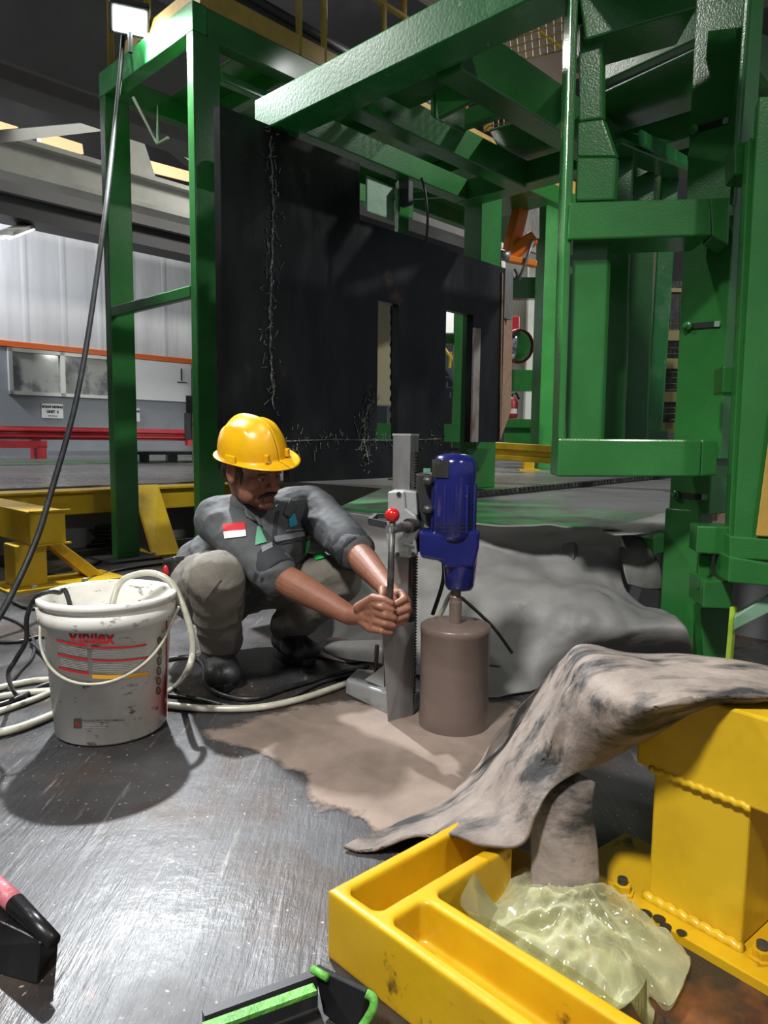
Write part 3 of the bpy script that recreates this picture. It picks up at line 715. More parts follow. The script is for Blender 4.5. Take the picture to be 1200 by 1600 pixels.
# yellow toe boards and handrail on top of the platform
hr = thing('yellow_handrail', 'ochre yellow toe boards and handrail posts on top of the green platform', 'handrail', ab(2.0, 3.2, 2.835))
MB().abbox(1.99, 2.0, 3.19, 3.98, 2.835, 2.935).build('toe_board', 'rail_yellow', hr)
MB().abbox(2.0, 5.6, 3.20, 3.21, 2.835, 2.935).build('toe_board', 'rail_yellow', hr)
for (a_, b_) in ((1.99, 4.13), (1.99, 3.7), (2.62, 3.215), (2.80, 3.215), (3.28, 3.215), (3.46, 3.215), (4.1, 3.215)):
    MB().tube([ab(a_, b_, 2.835), ab(a_, b_, 3.9)], 0.018, 12).build('handrail_post', 'rail_yellow', hr, smooth=True)
for zz in (3.38, 3.9):
    MB().tube([ab(1.99, 4.13, zz), ab(1.99, 3.215, zz), ab(5.6, 3.215, zz)], 0.018, 12).build('rail_tube', 'rail_yellow', hr, smooth=True)
def guard(q, Y4, label, nx, ny):
    """wire guard: q = photo corners tl tr br bl at depths Y4"""
    P4 = [at(*p, Y=y) for p, y in zip(q, Y4)]
    g = thing('wire_guard', label, 'guard', (P4[2] + P4[3]) / 2)
    def bl(u, v): return P4[0].lerp(P4[1], u).lerp(P4[3].lerp(P4[2], u), v)
    mb = MB()
    for i in range(nx + 1): mb.tube([bl(i / nx, 0), bl(i / nx, 1)], 0.0035, 5)
    for i in range(ny + 1): mb.tube([bl(0, i / ny), bl(1, i / ny)], 0.0035, 5)
    mb.build('wire_mesh', 'rail_yellow', g)
    MB().beam(bl(0, 0), bl(1, 0), 0.02, 0.06).build('top_frame', 'rail_yellow', g)
    MB().beam(bl(0, 0), bl(0, 1), 0.02, 0.05).build('side_frame', 'rail_yellow', g)
    return g
guard([(772, 48), (915, -8), (915, 70), (780, 102)], (3.7, 3.3, 3.3, 3.7), 'yellow wire mesh guard panel high beside the green column', 12, 5)
guard([(762, 176), (860, 140), (860, 186), (762, 205)], (4.8, 4.4, 4.4, 4.8), 'small yellow wire mesh guard seen between the lower green beams', 11, 4)
tag(MB().tube([at(752, 52, Y=3.5), at(905, -12, Y=3.2)], 0.022, 12).build('green_pipe', 'green', smooth=True), 'green pipe running along the top of the wire mesh guard', 'pipe')
# bent wire bracket under the left bay
tag(MB().tube([at(208, 152, Y=4.1), at(245, 224, Y=4.1), at(246, 166, Y=4.1), at(246, 224, Y=4.1), at(263, 215, Y=4.05)], 0.008, 8).build('wire_bracket', 'white_paint'), 'bent pale steel hook hanging under the left platform bay', 'bracket')

# ---------------------------------------------------------------- black cut plate
PB = 2.55
def pp(lst, b=PB): return [at(x, y, b=b) for x, y in lst]
bpl = thing('cut_steel_plate', 'large black mill scale steel plate with two tall notches, hanging under the platform', 'steel plate', at(540, 750, b=PB))
outline = [(345, 194), (436, 212), (560, 300), (720, 397), (785, 417), (786, 690), (738, 690), (738, 492), (697, 486), (692, 735), (640, 742), (622, 750), (622, 475), (590, 469), (588, 752), (440, 753), (436, 700), (345, 690)]
outline = [(345, 194), (432, 206), (560, 262), (640, 357), (720, 397), (788, 418), (786, 690), (738, 690), (737, 491), (697, 486), (692, 690), (690, 738), (588, 752), (452, 754), (440, 690), (345, 690)]
# plate body in pieces that share one outline (the left notch is closed at the bottom)
mb = MB()
mb.prism(pp([(345, 194), (436, 194), (600, 262), (722, 330), (722, 398), (788, 418), (788, 500), (738, 492), (697, 486), (622, 475), (590, 469), (345, 430)]), E2 * 0.04)
mb.prism(pp([(345, 430), (590, 469), (588, 690), (345, 690)]), E2 * 0.04)
mb.prism(pp([(440, 690), (588, 690), (588, 751), (452, 754)]), E2 * 0.04)
plate_cut = MB()
def rect_ab(mb, x0, x1, z0, z1): return mb.abbox(x0, x1, PB, PB + 0.045, z0, z1)
aa = lambda x, y: at(x, y, b=PB).dot(E1)
zz = lambda x, y: at(x, y, b=PB).z
aL = aa(346, 400); aN1 = aa(590, 560); aN1b = aa(622, 560); aN2 = aa(696, 560); aN2b = aa(738, 560); aR = aa(786, 560)
aStep = aa(720, 390); zTop = 1.995; zStep = 1.79; zN = 1.442; zB = 0.745; zB2 = 0.555
pts = [(aL, 0.62), (aL, zTop + 0.08), (aStep - 0.9, zTop + 0.08), (aStep - 0.62, 1.79), (aR, zStep), (aR, zB), (aN2b, zB), (aN2b, zN + 0.03), (aN2, zN + 0.03), (aN2, zB2 + 0.05), (aN1b, zB2 + 0.03), (aN1b, zB), (aN1b, zN), (aN1, zN), (aN1, zB), (aN1b, zB), (aN1b, zB2), (2.02, zB2), (2.02, 0.62)]
quads = [(aL, 2.02, 0.62, 2.07), (2.02, 2.45, zB2, 2.06), (2.45, aN1, zB2, 1.80), (aN1, aN1b, zN, 1.80), (aN1, aN1b, zB2, zB), (aN1b, aN2, zB2 + 0.02, 1.80), (aN2, aN2b, zN + 0.03, 1.79), (aN2b, aR, zB, 1.79)]
pm = bmesh.new()
xs = sorted({q[0] for q in quads} | {q[1] for q in quads}); zs = sorted({q[2] for q in quads} | {q[3] for q in quads})
vmap = {}
def pv(x, z, k):
    key = (round(x, 5), round(z, 5), k)
    if key not in vmap: vmap[key] = pm.verts.new(ab(x, PB + 0.045 * k, z))
    return vmap[key]
cells = {(i, j) for i in range(len(xs) - 1) for j in range(len(zs) - 1) if any(q[0] <= xs[i] + 1e-6 and q[1] >= xs[i + 1] - 1e-6 and q[2] <= zs[j] + 1e-6 and q[3] >= zs[j + 1] - 1e-6 for q in quads)}
for i, j in cells:
    x0, x1, z0_, z1_ = xs[i], xs[i + 1], zs[j], zs[j + 1]
    for k in (0, 1): pm.faces.new([pv(x0, z0_, k), pv(x1, z0_, k), pv(x1, z1_, k), pv(x0, z1_, k)])
    if (i - 1, j) not in cells: pm.faces.new([pv(x0, z0_, 0), pv(x0, z1_, 0), pv(x0, z1_, 1), pv(x0, z0_, 1)])
    if (i + 1, j) not in cells: pm.faces.new([pv(x1, z0_, 0), pv(x1, z1_, 0), pv(x1, z1_, 1), pv(x1, z0_, 1)])
    if (i, j - 1) not in cells: pm.faces.new([pv(x0, z0_, 0), pv(x1, z0_, 0), pv(x1, z0_, 1), pv(x0, z0_, 1)])
    if (i, j + 1) not in cells: pm.faces.new([pv(x0, z1_, 0), pv(x1, z1_, 0), pv(x1, z1_, 1), pv(x0, z1_, 1)])
pm.verts.ensure_lookup_table()
mb = MB(); pm.verts.index_update()
mb.v = [v.co.copy() for v in pm.verts]; mb.f = [tuple(v.index for v in f.verts) for f in pm.faces]
pm.free()
mb.build('plate', 'black_plate', bpl)
def weld_bead(name, pts, r, seed, spread):
    rnd = random.Random(seed); mb = MB(); P = spline(pts, 14)
    P = [p + E1 * rnd.gauss(0, r * 0.5) for p in P]
    mb.tube(P, [r * (0.35 + 0.5 * rnd.random()) for _ in P], 7)
    for _ in range(110):
        p = rnd.choice(P); q = p + E1 * rnd.gauss(0, spread) + Z * rnd.gauss(0, 0.03)
        mb.tube([q, q + E1 * rnd.gauss(0, 0.012) + Z * rnd.gauss(0, 0.02)], 0.0022, 4)
    mb.build(name, 'weld', bpl)
fb = PB - 0.004
weld_bead('weld_seam', [at(422, 212, b=fb), at(426, 300, b=fb), at(424, 420, b=fb), at(422, 520, b=fb), at(428, 640, b=fb)], 0.008, 1, 0.022)
weld_bead('weld_seam', [at(440, 690, b=fb), at(520, 687, b=fb), at(600, 688, b=fb), at(690, 686, b=fb)], 0.005, 2, 0.02)
weld_bead('weld_patch', [at(583, 620, b=fb), at(572, 650, b=fb), at(570, 685, b=fb), at(576, 725, b=fb)], 0.007, 3, 0.025)
MB().abbox(aN2b - 0.002, aN2b + 0.06, PB - 0.012, PB, zB, zN - 0.04).build('cut_edge', 'cut_edge', bpl)
MB().prism([at(785, 425, b=PB - .01), at(801, 478, b=PB + 0.12), at(799, 640, b=PB + .12), at(781, 690, b=PB - .01)], E2 * 0.02).build('end_bar', 'rust_edge', bpl)
MB().abbox(aR, aR + 0.1, PB + .01, PB + .04, 1.50, 1.795).build('end_tab', 'steel', bpl)
tag(MB().tube(spline([at(658, 278, Y=3.4), at(664, 300, Y=3.4), at(668, 340, Y=3.4), at(666, 380, Y=3.45)], 6), 0.006, 8).build('thin_cable', 'black_rubber', smooth=True), 'thin black cable hanging over the plate from the green beams', 'cable')

# ---------------------------------------------------------------- green bracket column on the right
gc = thing('green_bracket_column', 'heavy glossy green column with two box brackets, right of the tarp', 'column', at(1075, 1030, Y=2.35) * 1.0)
def cpart(name, mb, matn='green', bev=0.004): return mb.build(name, matn, gc, bevel=bev)
def vplane(pl, pr, z0, z1, thick, Yl, Yr, yref, name, matn='green', bev=0.004):
    L_ = at(pl, yref, Y=Yl); R_ = at(pr, yref, Y=Yr)
    d = (R_ - L_); n_ = V((d.y, -d.x, 0)).normalized(); n_ = -n_ if n_.y < 0 else n_
    q = [V((L_.x, L_.y, z0)), V((R_.x, R_.y, z0)), V((R_.x, R_.y, z0)) + n_ * thick, V((L_.x, L_.y, z0)) + n_ * thick]
    return cpart(name, MB().hexa(q, [V((p.x, p.y, z1)) for p in q]), matn, bev)
vplane(1052, 1126, 0.70, 2.75, 0.10, 2.42, 2.28, 690, 'column_web')
vplane(1046, 1110, 0.52, 0.72, 0.10, 2.42, 2.30, 775, 'column_web')
vplane(1034, 1088, 0.0, 0.53, 0.10, 2.42, 2.33, 900, 'column_web')
for (x0, y0, x1, y1) in ((1087, 203, 1140, 188), (1076, 510, 1126, 506), (1058, 773, 1106, 777)):
    p0 = at(x0, y0, Y=2.40); p1 = at(x1, y1, Y=2.295)
    q0 = at(x0, y0, Y=2.355); q1 = at(x1, y1, Y=2.265)
    Lc = at(1052, 690, Y=2.42); Rc = at(1126, 690, Y=2.28)
    n_ = V((Rc.y - Lc.y, -(Rc.x - Lc.x), 0)).normalized(); n_ = n_ if n_.y < 0 else -n_
    def onface(px, py):
        d = at(px, py, Y=1.0) - CAM; t = (Lc - CAM).dot(n_) / d.dot(n_); return CAM + d * t
    p0 = onface(x0, y0) + n_ * 0.002; p1 = onface(x1, y1) + n_ * 0.002
    cpart('slot', MB().beam(p0, p1, 0.006, 0.018), 'ink', 0)
    cpart('slot_end', MB().beam(p1 - (p1 - p0) * 0.16, p1, 0.009, 0.018), 'green_light', 0)
    cpart('bolt', MB().lathe(p0, [(0.016, 0), (0.016, 0.012), (0.009, 0.013), (0.009, 0.022), (0.001, 0.022)], 12, n_), 'green')
# upper and lower bracket boxes
def pbox(name, px, Yf, Yb, bev=0.006, matn='green'):
    """box: front face photo corners tl tr br bl at depth Yf, running back to Yb"""
    tl, tr, br, bl = [at(*p, Y=Yf) for p in px]
    d = V((0.02, Yb - Yf, 0))
    return cpart(name, MB().hexa([bl, br, br + d, bl + d], [tl, tr, tr + d, tl + d]), matn, bev)
pbox('upper_bracket', [(890, 316), (1110, 309), (1112, 368), (887, 375)], 2.18, 2.36)
pbox('upper_bracket_end', [(1109, 309), (1141, 307), (1139, 384), (1112, 368)], 2.19, 2.30)
pbox('lower_bracket', [(873, 685), (1097, 687), (1094, 745), (870, 745)], 2.18, 2.36)
pbox('lower_bracket_end', [(1096, 687), (1122, 686), (1120, 743), (1093, 745)], 2.19, 2.30)
# jamb on the left
pbox('jamb_edge', [(893, -30), (905, -30), (883, 690), (872, 690)], 2.19, 2.36)
pbox('jamb_web', [(905, 20), (940, 60), (940, 185), (903, 190)], 2.24, 2.26)
pbox('jamb_web', [(902, 190), (941, 185), (962, 245), (900, 245)], 2.24, 2.26)
pbox('jamb_web', [(900, 245), (962, 245), (958, 312), (898, 314)], 2.24, 2.26)
pbox('jamb_web', [(895, 372), (950, 370), (938, 688), (884, 690)], 2.24, 2.26)
pbox('head_beam', [(900, -40), (1090, -40), (1090, 12), (915, 62)], 2.20, 2.40)
pbox('flange_edge', [(1163, -20), (1172, -20), (1146, 320), (1139, 320)], 2.24, 2.26)
# shelf bar and inner posts behind
cpart('shelf_bar', MB().beam(at(950, 226, Y=2.50), at(1072, 275, Y=2.95), 0.10, 0.02))
cpart('shelf_lip', MB().beam(at(1000, 215, Y=2.50), at(1072, 255, Y=2.95), 0.012, 0.05), 'green_scuff')
pbox('inner_post', [(956, 235), (990, 235), (975, 690), (938, 690)], 2.62, 2.70)
pbox('inner_post', [(990, 240), (1024, 250), (1012, 690), (976, 690)], 2.85, 2.90)
pbox('inner_post', [(1034, 262), (1062, 270), (1034, 686), (1010, 686)], 2.95, 3.05, matn='green_scuff')
pbox('sill', [(985, 678), (1045, 672), (1045, 690), (985, 692)], 2.9, 3.0)
# gate frame at the right edge
gg = thing('green_gate_frame', 'green gate frame with an ochre infill panel at the right edge', 'gate', at(1160, 950, Y=2.0))
def ggp(name, px, Yf, Yb, matn='green', bev=0.004):
    tl, tr, br, bl = [at(*p, Y=Yf) for p in px]
    d = V((0.02, Yb - Yf, 0))
    return MB().hexa([bl, br, br + d, bl + d], [tl, tr, tr + d, tl + d]).build(name, matn, gg, bevel=bev)
ggp('post', [(1186, 150), (1225, 150), (1200, 850), (1146, 850)], 2.0, 2.06)
ggp('post_flange', [(1170, 215), (1200, 215), (1176, 850), (1138, 850)], 2.03, 2.10)
ggp('infill_panel', [(1206, 640), (1260, 640), (1260, 842), (1180, 838)], 1.985, 2.0, 'rail_yellow')
ggp('bottom_rail', [(1140, 838), (1260, 846), (1260, 880), (1140, 872)], 1.99, 2.06)
ggp('lower_box', [(1140, 870), (1260, 890), (1260, 922), (1138, 910)], 1.97, 2.10)
ggp('tie_bar', [(1090, 822), (1146, 824), (1144, 868), (1088, 864)], 2.06, 2.16)
ggp('tie_bar', [(1130, 572), (1166, 574), (1164, 616), (1128, 614)], 2.10, 2.2)
ggp('upper_tie', [(1148, 222), (1215, 218), (1215, 278), (1148, 272)], 2.10, 2.2)
ggp('stub_box', [(1100, 908), (1146, 908), (1143, 952), (1099, 950)], 2.05, 2.2)
ggp('gusset', [(1092, 865), (1112, 868), (1108, 900), (1088, 922)], 2.1, 2.12)
ggp('stub_leg', [(1094, 950), (1140, 950), (1137, 1040), (1100, 1040)], 2.2, 2.3, 'green')
ggp('thin_leg', [(1140, 948), (1148, 948), (1140, 1040), (1132, 1040)], 2.04, 2.06, 'lime')
ggp('sloping_brace', [(1147, 964), (1240, 905), (1240, 938), (1146, 986)], 2.02, 2.06, 'green_light')
gb = thing('green_far_posts', 'green posts and curved bracket seen beyond the column at the right', 'posts', at(1145, 735, Y=4.8))
def gbp(name, px, Yf, Yb, matn='green'):
    tl, tr, br, bl = [at(*p, Y=Yf) for p in px]
    d = V((0.02, Yb - Yf, 0))
    return MB().hexa([bl, br, br + d, bl + d], [tl, tr, tr + d, tl + d]).build(name, matn, gb, bevel=0.004)
gbp('post', [(1145, 275), (1165, 275), (1136, 730), (1116, 730)], 4.8, 4.95)
gbp('head_plate', [(1128, 320), (1172, 330), (1172, 372), (1128, 330)], 3.2, 3.3)
gbp('curved_bracket', [(1150, 380), (1190, 380), (1190, 440), (1142, 430)], 3.4, 3.45)
gbp('lower_tie', [(1118, 672), (1160, 672), (1160, 705), (1118, 705)], 4.7, 4.8)
gbp('overhead_beam', [(1165, 40), (1230, 70), (1230, 170), (1165, 85)], 3.0, 3.2)
gbp('ochre_post', [(1165, -10), (1180, -10), (1172, 60), (1160, 60)], 2.9, 3.0, 'rail_yellow')

#@@NEAR
# ---------------------------------------------------------------- yellow guard beams on the left
yb = thing('yellow_floor_beam', 'long yellow beam with bracing feet behind the far left green post', 'beam', ab(2, 4.6, 0))
zt = at(0, 768, b=4.6).z; zb2 = at(0, 797, b=4.6).z
MB().abbox(-2.5, 3.6, 4.6, 4.75, 0.25, 0.40).build('beam', 'yellow_clean', yb, bevel=0.008)
MB().abbox(-2.5, 3.6, 4.56, 4.79, 0.395, 0.408).build('top_flange', 'yellow_clean', yb)
bA = at(210, 758, b=4.55).dot(E1); bB = at(247, 756, b=4.55).dot(E1)
MB().prism([at(208, 759, b=4.56), at(247, 757, b=4.56), at(281, 864, z=0.012), at(240, 867, z=0.012)], E2 * 0.03).build('brace_plate', 'yellow_clean', yb)
MB().prism([at(208, 760, b=4.56), at(240, 866, z=0.012), at(210, 850, b=4.5)], E1 * 0.015).build('brace_web', 'dark_metal', yb)
MB().prism([at(202, 862, z=0.0), at(238, 872, z=0.0), at(284, 867, z=0.0), at(262, 856, z=0)], Z * 0.014).build('foot_plate', 'yellow_clean', yb)
MB().lathe(at(240, 866, z=0.014), [(0.012, 0), (0.012, 0.012), (0.001, 0.013)], 8).build('bolt', 'alu', yb)
ys2 = thing('yellow_guard_stand', 'yellow guard beam end on a braced foot at the left edge', 'guard stand', ab(1.3, 3.65, 0))
n0 = at(48, 853, b=3.62); a_n = n0.dot(E1); z_n = n0.z
a_f = at(104, 853, b=3.62).dot(E1); z_t = at(48, 800, b=3.62).z
MB().abbox(a_n, a_f, 3.62, 6.0, z_n, z_t).build('beam', 'yellow_clean', ys2, bevel=0.006)
for zf in (z_n, z_t): MB().abbox(a_n, a_f + .02, 3.60, 3.63, zf - .004, zf + .004).build('end_flange', 'yellow_clean', ys2)
MB().abbox(a_n - 0.06, a_n + 0.09, 3.66, 3.82, 0.012, z_n).build('leg', 'yellow_clean', ys2, bevel=0.006)
MB().prism([ab(a_n + 0.10, 3.70, z_n), ab(a_n + 0.17, 3.70, z_n), ab(a_n + 0.40, 3.70, 0.012), ab(a_n + 0.31, 3.70, 0.012)], E2 * 0.12).build('brace', 'yellow_clean', ys2, bevel=0.004)
MB().abbox(a_n - 0.12, a_n + 0.46, 3.57, 3.88, 0.0, 0.012).build('foot_plate', 'yellow_clean', ys2)
for a_, b_ in ((a_n - .08, 3.62), (a_n + .0, 3.60), (a_n + 0.25, 3.60)):
    MB().lathe(ab(a_, b_, 0.012), [(0.016, 0), (0.016, 0.014), (0.008, 0.016), (0.001, 0.02)], 8).build('bolt', 'alu', ys2)

# ---------------------------------------------------------------- floodlight and its cable
fl_ = thing('flood_light', 'glaring white floodlight clipped on top of the left platform beam', 'lamp', (-1.42, 3.98, 2.95))
LP = at(203, 34, Y=3.92)
fl_.location = LP - Z * 0.12
dv = (V((-0.3, 1.2, 0)) - LP).normalized()
MB().beam(LP - dv * 0.09, LP - dv * 0.012, 0.20, 0.15).build('housing', 'dark_metal', fl_, bevel=0.01)
MB().beam(LP - dv * 0.012, LP - dv * 0.004, 0.16, 0.11).build('lens', 'lamp_glow', fl_)
MB().tube([LP - dv * 0.05 - Z * 0.07, LP - dv * 0.05 - Z * 0.17], 0.012, 10).build('bracket', 'dark_metal', fl_)
bpy.data.objects['flood_beam'].location = LP + dv * 0.02
cpts = [at(193, 48, Y=4.06), at(188, 110, Y=4.02), at(178, 210, Y=3.88), at(166, 320, Y=3.66), at(150, 440, Y=3.5), at(135, 540, Y=3.35), at(118, 630, Y=3.2), at(100, 700, Y=3.08), at(78, 775, Y=2.95), at(58, 840, Y=2.83), at(25, 915, Y=2.7), at(-12, 978, Y=2.56), at(-60, 1010, Y=2.45)]
tag(MB().tube(spline(cpts, 8), 0.0125, 12).build('lamp_cable', 'black_rubber', smooth=True), 'thick black cable hanging from the floodlight down to the left floor edge', 'cable')

# ---------------------------------------------------------------- cables and hoses on the floor
def floor_line(name, pts, r, matn, label, cat, zs=None, z=None):
    P = [at(x, y, z=(r if zs is None else zs[i])) for i, (x, y) in enumerate(pts)]
    return tag(MB().tube(spline(P, 8), r, 10).build(name, matn, smooth=True), label, cat)
CB = 'black cable'
floor_line('floor_cable', [(-30, 958), (10, 965), (45, 985), (53, 1020), (30, 1050), (12, 1075), (40, 1090)], 0.006, 'black_rubber', 'thin black cable looping on the floor just left of the pail', 'cable')
floor_line('floor_cable', [(-30, 1003), (30, 1002), (60, 995), (95, 995)], 0.007, 'black_rubber', 'black cable running straight to the pail from the left edge', 'cable')
floor_line('floor_cable', [(50, 1005), (75, 1030), (90, 1060), (60, 1075), (20, 1095), (-30, 1110)], 0.009, 'black_rubber', 'thick black cable curving from behind the pail to the lower left', 'cable')
floor_line('floor_cable', [(20, 940), (45, 950), (70, 945), (140, 905), (200, 888), (300, 875)], 0.008, 'black_rubber', 'black cable running behind the pail toward the base plate of the far green post', 'cable')
floor_line('floor_cable', [(-20, 880), (30, 888), (90, 898), (150, 880), (190, 855), (260, 846), (330, 838)], 0.008, 'black_rubber', 'black cable passing under the yellow guard stand', 'cable')
floor_line('floor_cable', [(262, 1030), (300, 1027), (318, 1040), (322, 1065), (345, 1085), (395, 1092), (450, 1075), (520, 1055), (575, 1040)], 0.008, 'black_rubber', 'black cable from the pail around the near shoe to the drill base', 'cable')
floor_line('floor_cable', [(262, 1086), (310, 1092), (370, 1104), (440, 1094), (510, 1064), (585, 1047)], 0.006, 'dark_steel', 'grey dusty cable beside the pale hose in front of the shoes', 'cable')
floor_line('clear_hose', [(262, 1102), (320, 1107), (400, 1106), (470, 1092), (530, 1072), (585, 1052)], 0.010, 'hose', 'cloudy clear hose lying from the pail to the drill base', 'hose')
floor_line('clear_hose', [(-30, 1082), (20, 1070), (60, 1063), (100, 1062)], 0.010, 'hose', 'uppermost cloudy clear hose left of the pail', 'hose')
floor_line('clear_hose', [(-30, 1094), (30, 1084), (70, 1080), (105, 1078)], 0.010, 'hose', 'middle cloudy clear hose left of the pail', 'hose')
floor_line('clear_hose', [(-30, 1120), (10, 1108), (60, 1090), (100, 1072)], 0.009, 'hose', 'cloudy clear hose crossing under the others left of the pail', 'hose')
floor_line('clear_hose', [(-30, 1150), (20, 1140), (60, 1126), (98, 1110)], 0.011, 'hose', 'lowest cloudy clear hose left of the pail', 'hose')
# coil of cable by the green post
rnd = random.Random(8)
cl = thing('cable_coil', 'heap of coiled black cable behind the far left green post', 'cable coil', at(150, 850, z=0))
c = at(146, 848, z=0)
for k in range(11):
    rx = 0.17 + rnd.random() * 0.16; ry = 0.10 + rnd.random() * 0.09; ph = rnd.random() * 6.28; zz0 = 0.012 + 0.012 * k
    P = [c + V((rx * cos(t + ph) + 0.03 * rnd.random(), ry * sin(t + ph), zz0 + 0.008 * sin(3 * t + k))) for t in [2 * pi * i / 26 for i in range(27)]]
    MB().tube(P, 0.009, 8).build('coil_turn', 'black_rubber', cl, smooth=True)

#@@PAIL
BC = V((-0.705, 1.79, 0))
pa_ = thing('paint_pail', 'dirty white paint pail with red Vinilex lettering, hoses inside', 'pail', BC)
pa_['label'] = 'dirty white paint pail with red lettering, clear hose and cable hanging inside'
RB, RT_, HP = 0.136, 0.157, 0.352
def prad(z): return RB + (RT_ - RB) * z / HP
prof = [(0.001, 0.004), (RB - .01, 0.0), (RB, 0.008), (prad(.29), 0.29), (prad(.29) + .010, 0.292), (prad(.32) + .011, 0.325), (prad(.33) + .003, 0.328), (prad(.335) + .004, 0.338), (prad(.34) + .012, 0.341), (prad(HP) + .011, 0.352), (prad(HP) + .002, 0.357), (prad(HP) - .004, 0.35), (prad(.3) - .006, 0.30), (prad(.05) - .005, 0.05), (0.001, 0.04)]
MB().lathe(BC, prof, 72, close=False).build('body', 'pail', pa_, smooth=True)
def on_pail(px, py, off=0.0012):
    d = (at(px, py, Y=1.0) - CAM)
    p = None
    # march the ray to the cone
    t0, t1 = 1.2, 1.85
    A = lambda t: (lambda q: sqrt((q.x - BC.x) ** 2 + (q.y - BC.y) ** 2) - (prad(max(0, min(HP, q.z))) + off))(CAM + d * t)
    prev = t0
    for i in range(400):
        t = t0 + (t1 - t0) * i / 399
        if A(t) <= 0: 
            lo, hi = prev, t
            for _ in range(30):
                mid = (lo + hi) / 2
                if A(mid) <= 0: hi = mid
                else: lo = mid
            return CAM + d * hi
        prev = t
    return CAM + d * 1.7
def pail_text(txt, x, y, size, matn, name, slope=0.0, bold=0.0, sx=1.0):
    vs, fs = text_mesh(txt, size, bold)
    MB().add([on_pail(x + v.x * sx, y - v.y + slope * v.x * sx) for v in vs], fs).build(name, matn, pa_)
def pail_patch(x0, x1, y0, y1, matn, name, sag=0.0, n_=14):
    """strip between photo columns x0..x1; sag follows the rim's curve"""
    f = lambda x: sag * (((x - 172) / 90) ** 2)
    rows = [[on_pail(x0 + (x1 - x0) * i / n_, y - f(x0 + (x1 - x0) * i / n_)) for i in range(n_ + 1)] for y in (y0, (y0 + y1) / 2, y1)]
    MB().grid(rows).build(name, matn, pa_)
pail_text('Vinilex', 106, 1004, 30, 'print_red', 'lettering', 0.03, 0.8, 0.88)
for x0, x1, y0, y1, mt_ in ((88, 137, 1010, 1013.5, 'print_red'), (142, 229, 1011, 1014, 'print_red'), (90, 138, 1031, 1034.5, 'print_red'), (143, 232, 1031, 1034, 'print_red'), (91, 139, 1052, 1056, 'print_red'), (144, 232, 1055, 1061, 'print_orange')):
    pail_patch(x0, x1, y0, y1, mt_, 'label_stripe', 13)
for j in range(5):
    pail_patch(92, 136, 1017 + 2.6 * j, 1017.9 + 2.6 * j, 'print_grey', 'small_print', 13)
    pail_patch(144, 228, 1017 + 2.6 * j, 1017.9 + 2.6 * j, 'print_grey', 'small_print', 13)
    pail_patch(94, 137, 1038 + 2.6 * j, 1038.9 + 2.6 * j, 'print_grey', 'small_print', 13)
    pail_patch(145, 228, 1038 + 2.6 * j, 1038.9 + 2.6 * j, 'print_grey', 'small_print', 13)
for j in range(6):
    cx, cy = 250 - 0.5 * j, 1003 + 15.4 * j - 1
    ring = []
    mb = MB(); k = 16
    inner = [on_pail(cx + 2.2 * cos(2 * pi * i / k), cy + 4.6 * sin(2 * pi * i / k)) for i in range(k)]
    outer = [on_pail(cx + 3.6 * cos(2 * pi * i / k), cy + 6.8 * sin(2 * pi * i / k)) for i in range(k)]
    mb.add(inner + outer, [(i, (i + 1) % k, k + (i + 1) % k, k + i) for i in range(k)])
    mb.build('icon_ring', 'print_dark', pa_)
    MB().add(inner, [tuple(range(k))]).build('icon', 'gold', pa_)
pail_patch(259.5, 261.5, 965, 1120, 'print_red', 'red_band', 0, 3)
pail_patch(115, 127, 1123, 1138, 'print_dark', 'emblem', 0, 4)
pail_text('n', 117, 1136, 17, 'print_red', 'emblem_letter', 0, 0.7, 1.0)
pail_text('PT NIPSEA PAINT AND CHEMICALS', 129, 1128, 4.2, 'print_dark', 'small_lettering', -0.02, 0.05, 1.0)
for j in range(3): pail_patch(130, 165, 1131 + 2.5 * j, 1131.8 + 2.5 * j, 'print_grey', 'small_print', 0)
# wire bail hanging in front
bl_ = []
for i in range(19):
    t = pi * i / 18
    z_ = 0.315 - 0.150 * sin(t) ** 0.75
    R_ = prad(z_) + 0.006 + 0.004 * abs(cos(t)) + (0.012 if z_ > 0.28 else 0)
    bl_.append(BC + V((-R_ * cos(t + 0.10), -R_ * sin(t + 0.10), z_)))
MB().tube(spline(bl_, 6), 0.0038, 8).build('bail_handle', 'hose', pa_, smooth=True)
# hose and cable that dip into the pail
Yp = 1.80
hp = [BC + V((-0.03, 0.0, 0.10)), BC + V((-0.01, 0.02, 0.26)), at(185, 915, Y=1.86), at(215, 897, Y=1.87), at(245, 897, Y=1.86), at(268, 912, Y=1.85), at(285, 945, Y=1.83), at(298, 985, Y=1.82), at(301, 1020, Y=1.81), at(292, 1050, Y=1.80), at(275, 1072, z=0.012), at(250, 1086, z=0.012), at(225, 1090, z=0.012)]
tag(MB().tube(spline(hp, 8), 0.0085, 10).build('clear_hose', 'hose', smooth=True), 'cloudy clear hose arching out of the pail over its right rim', 'hose')
hp = [BC + V((-0.06, -0.02, 0.18)), at(105, 930, Y=1.76), at(92, 926, Y=1.74), at(75, 925, Y=1.72), at(55, 935, Y=1.72), at(42, 965, Y=1.72), at(41, 1000, Y=1.72), at(25, 1030, Y=1.72), at(13, 1055, Y=1.74), at(25, 1085, z=0.006), at(50, 1095, z=0.006)]
tag(MB().tube(spline(hp, 8), 0.006, 10).build('pump_cable', 'black_rubber', smooth=True), 'black cable dropping over the left rim of the pail', 'cable')

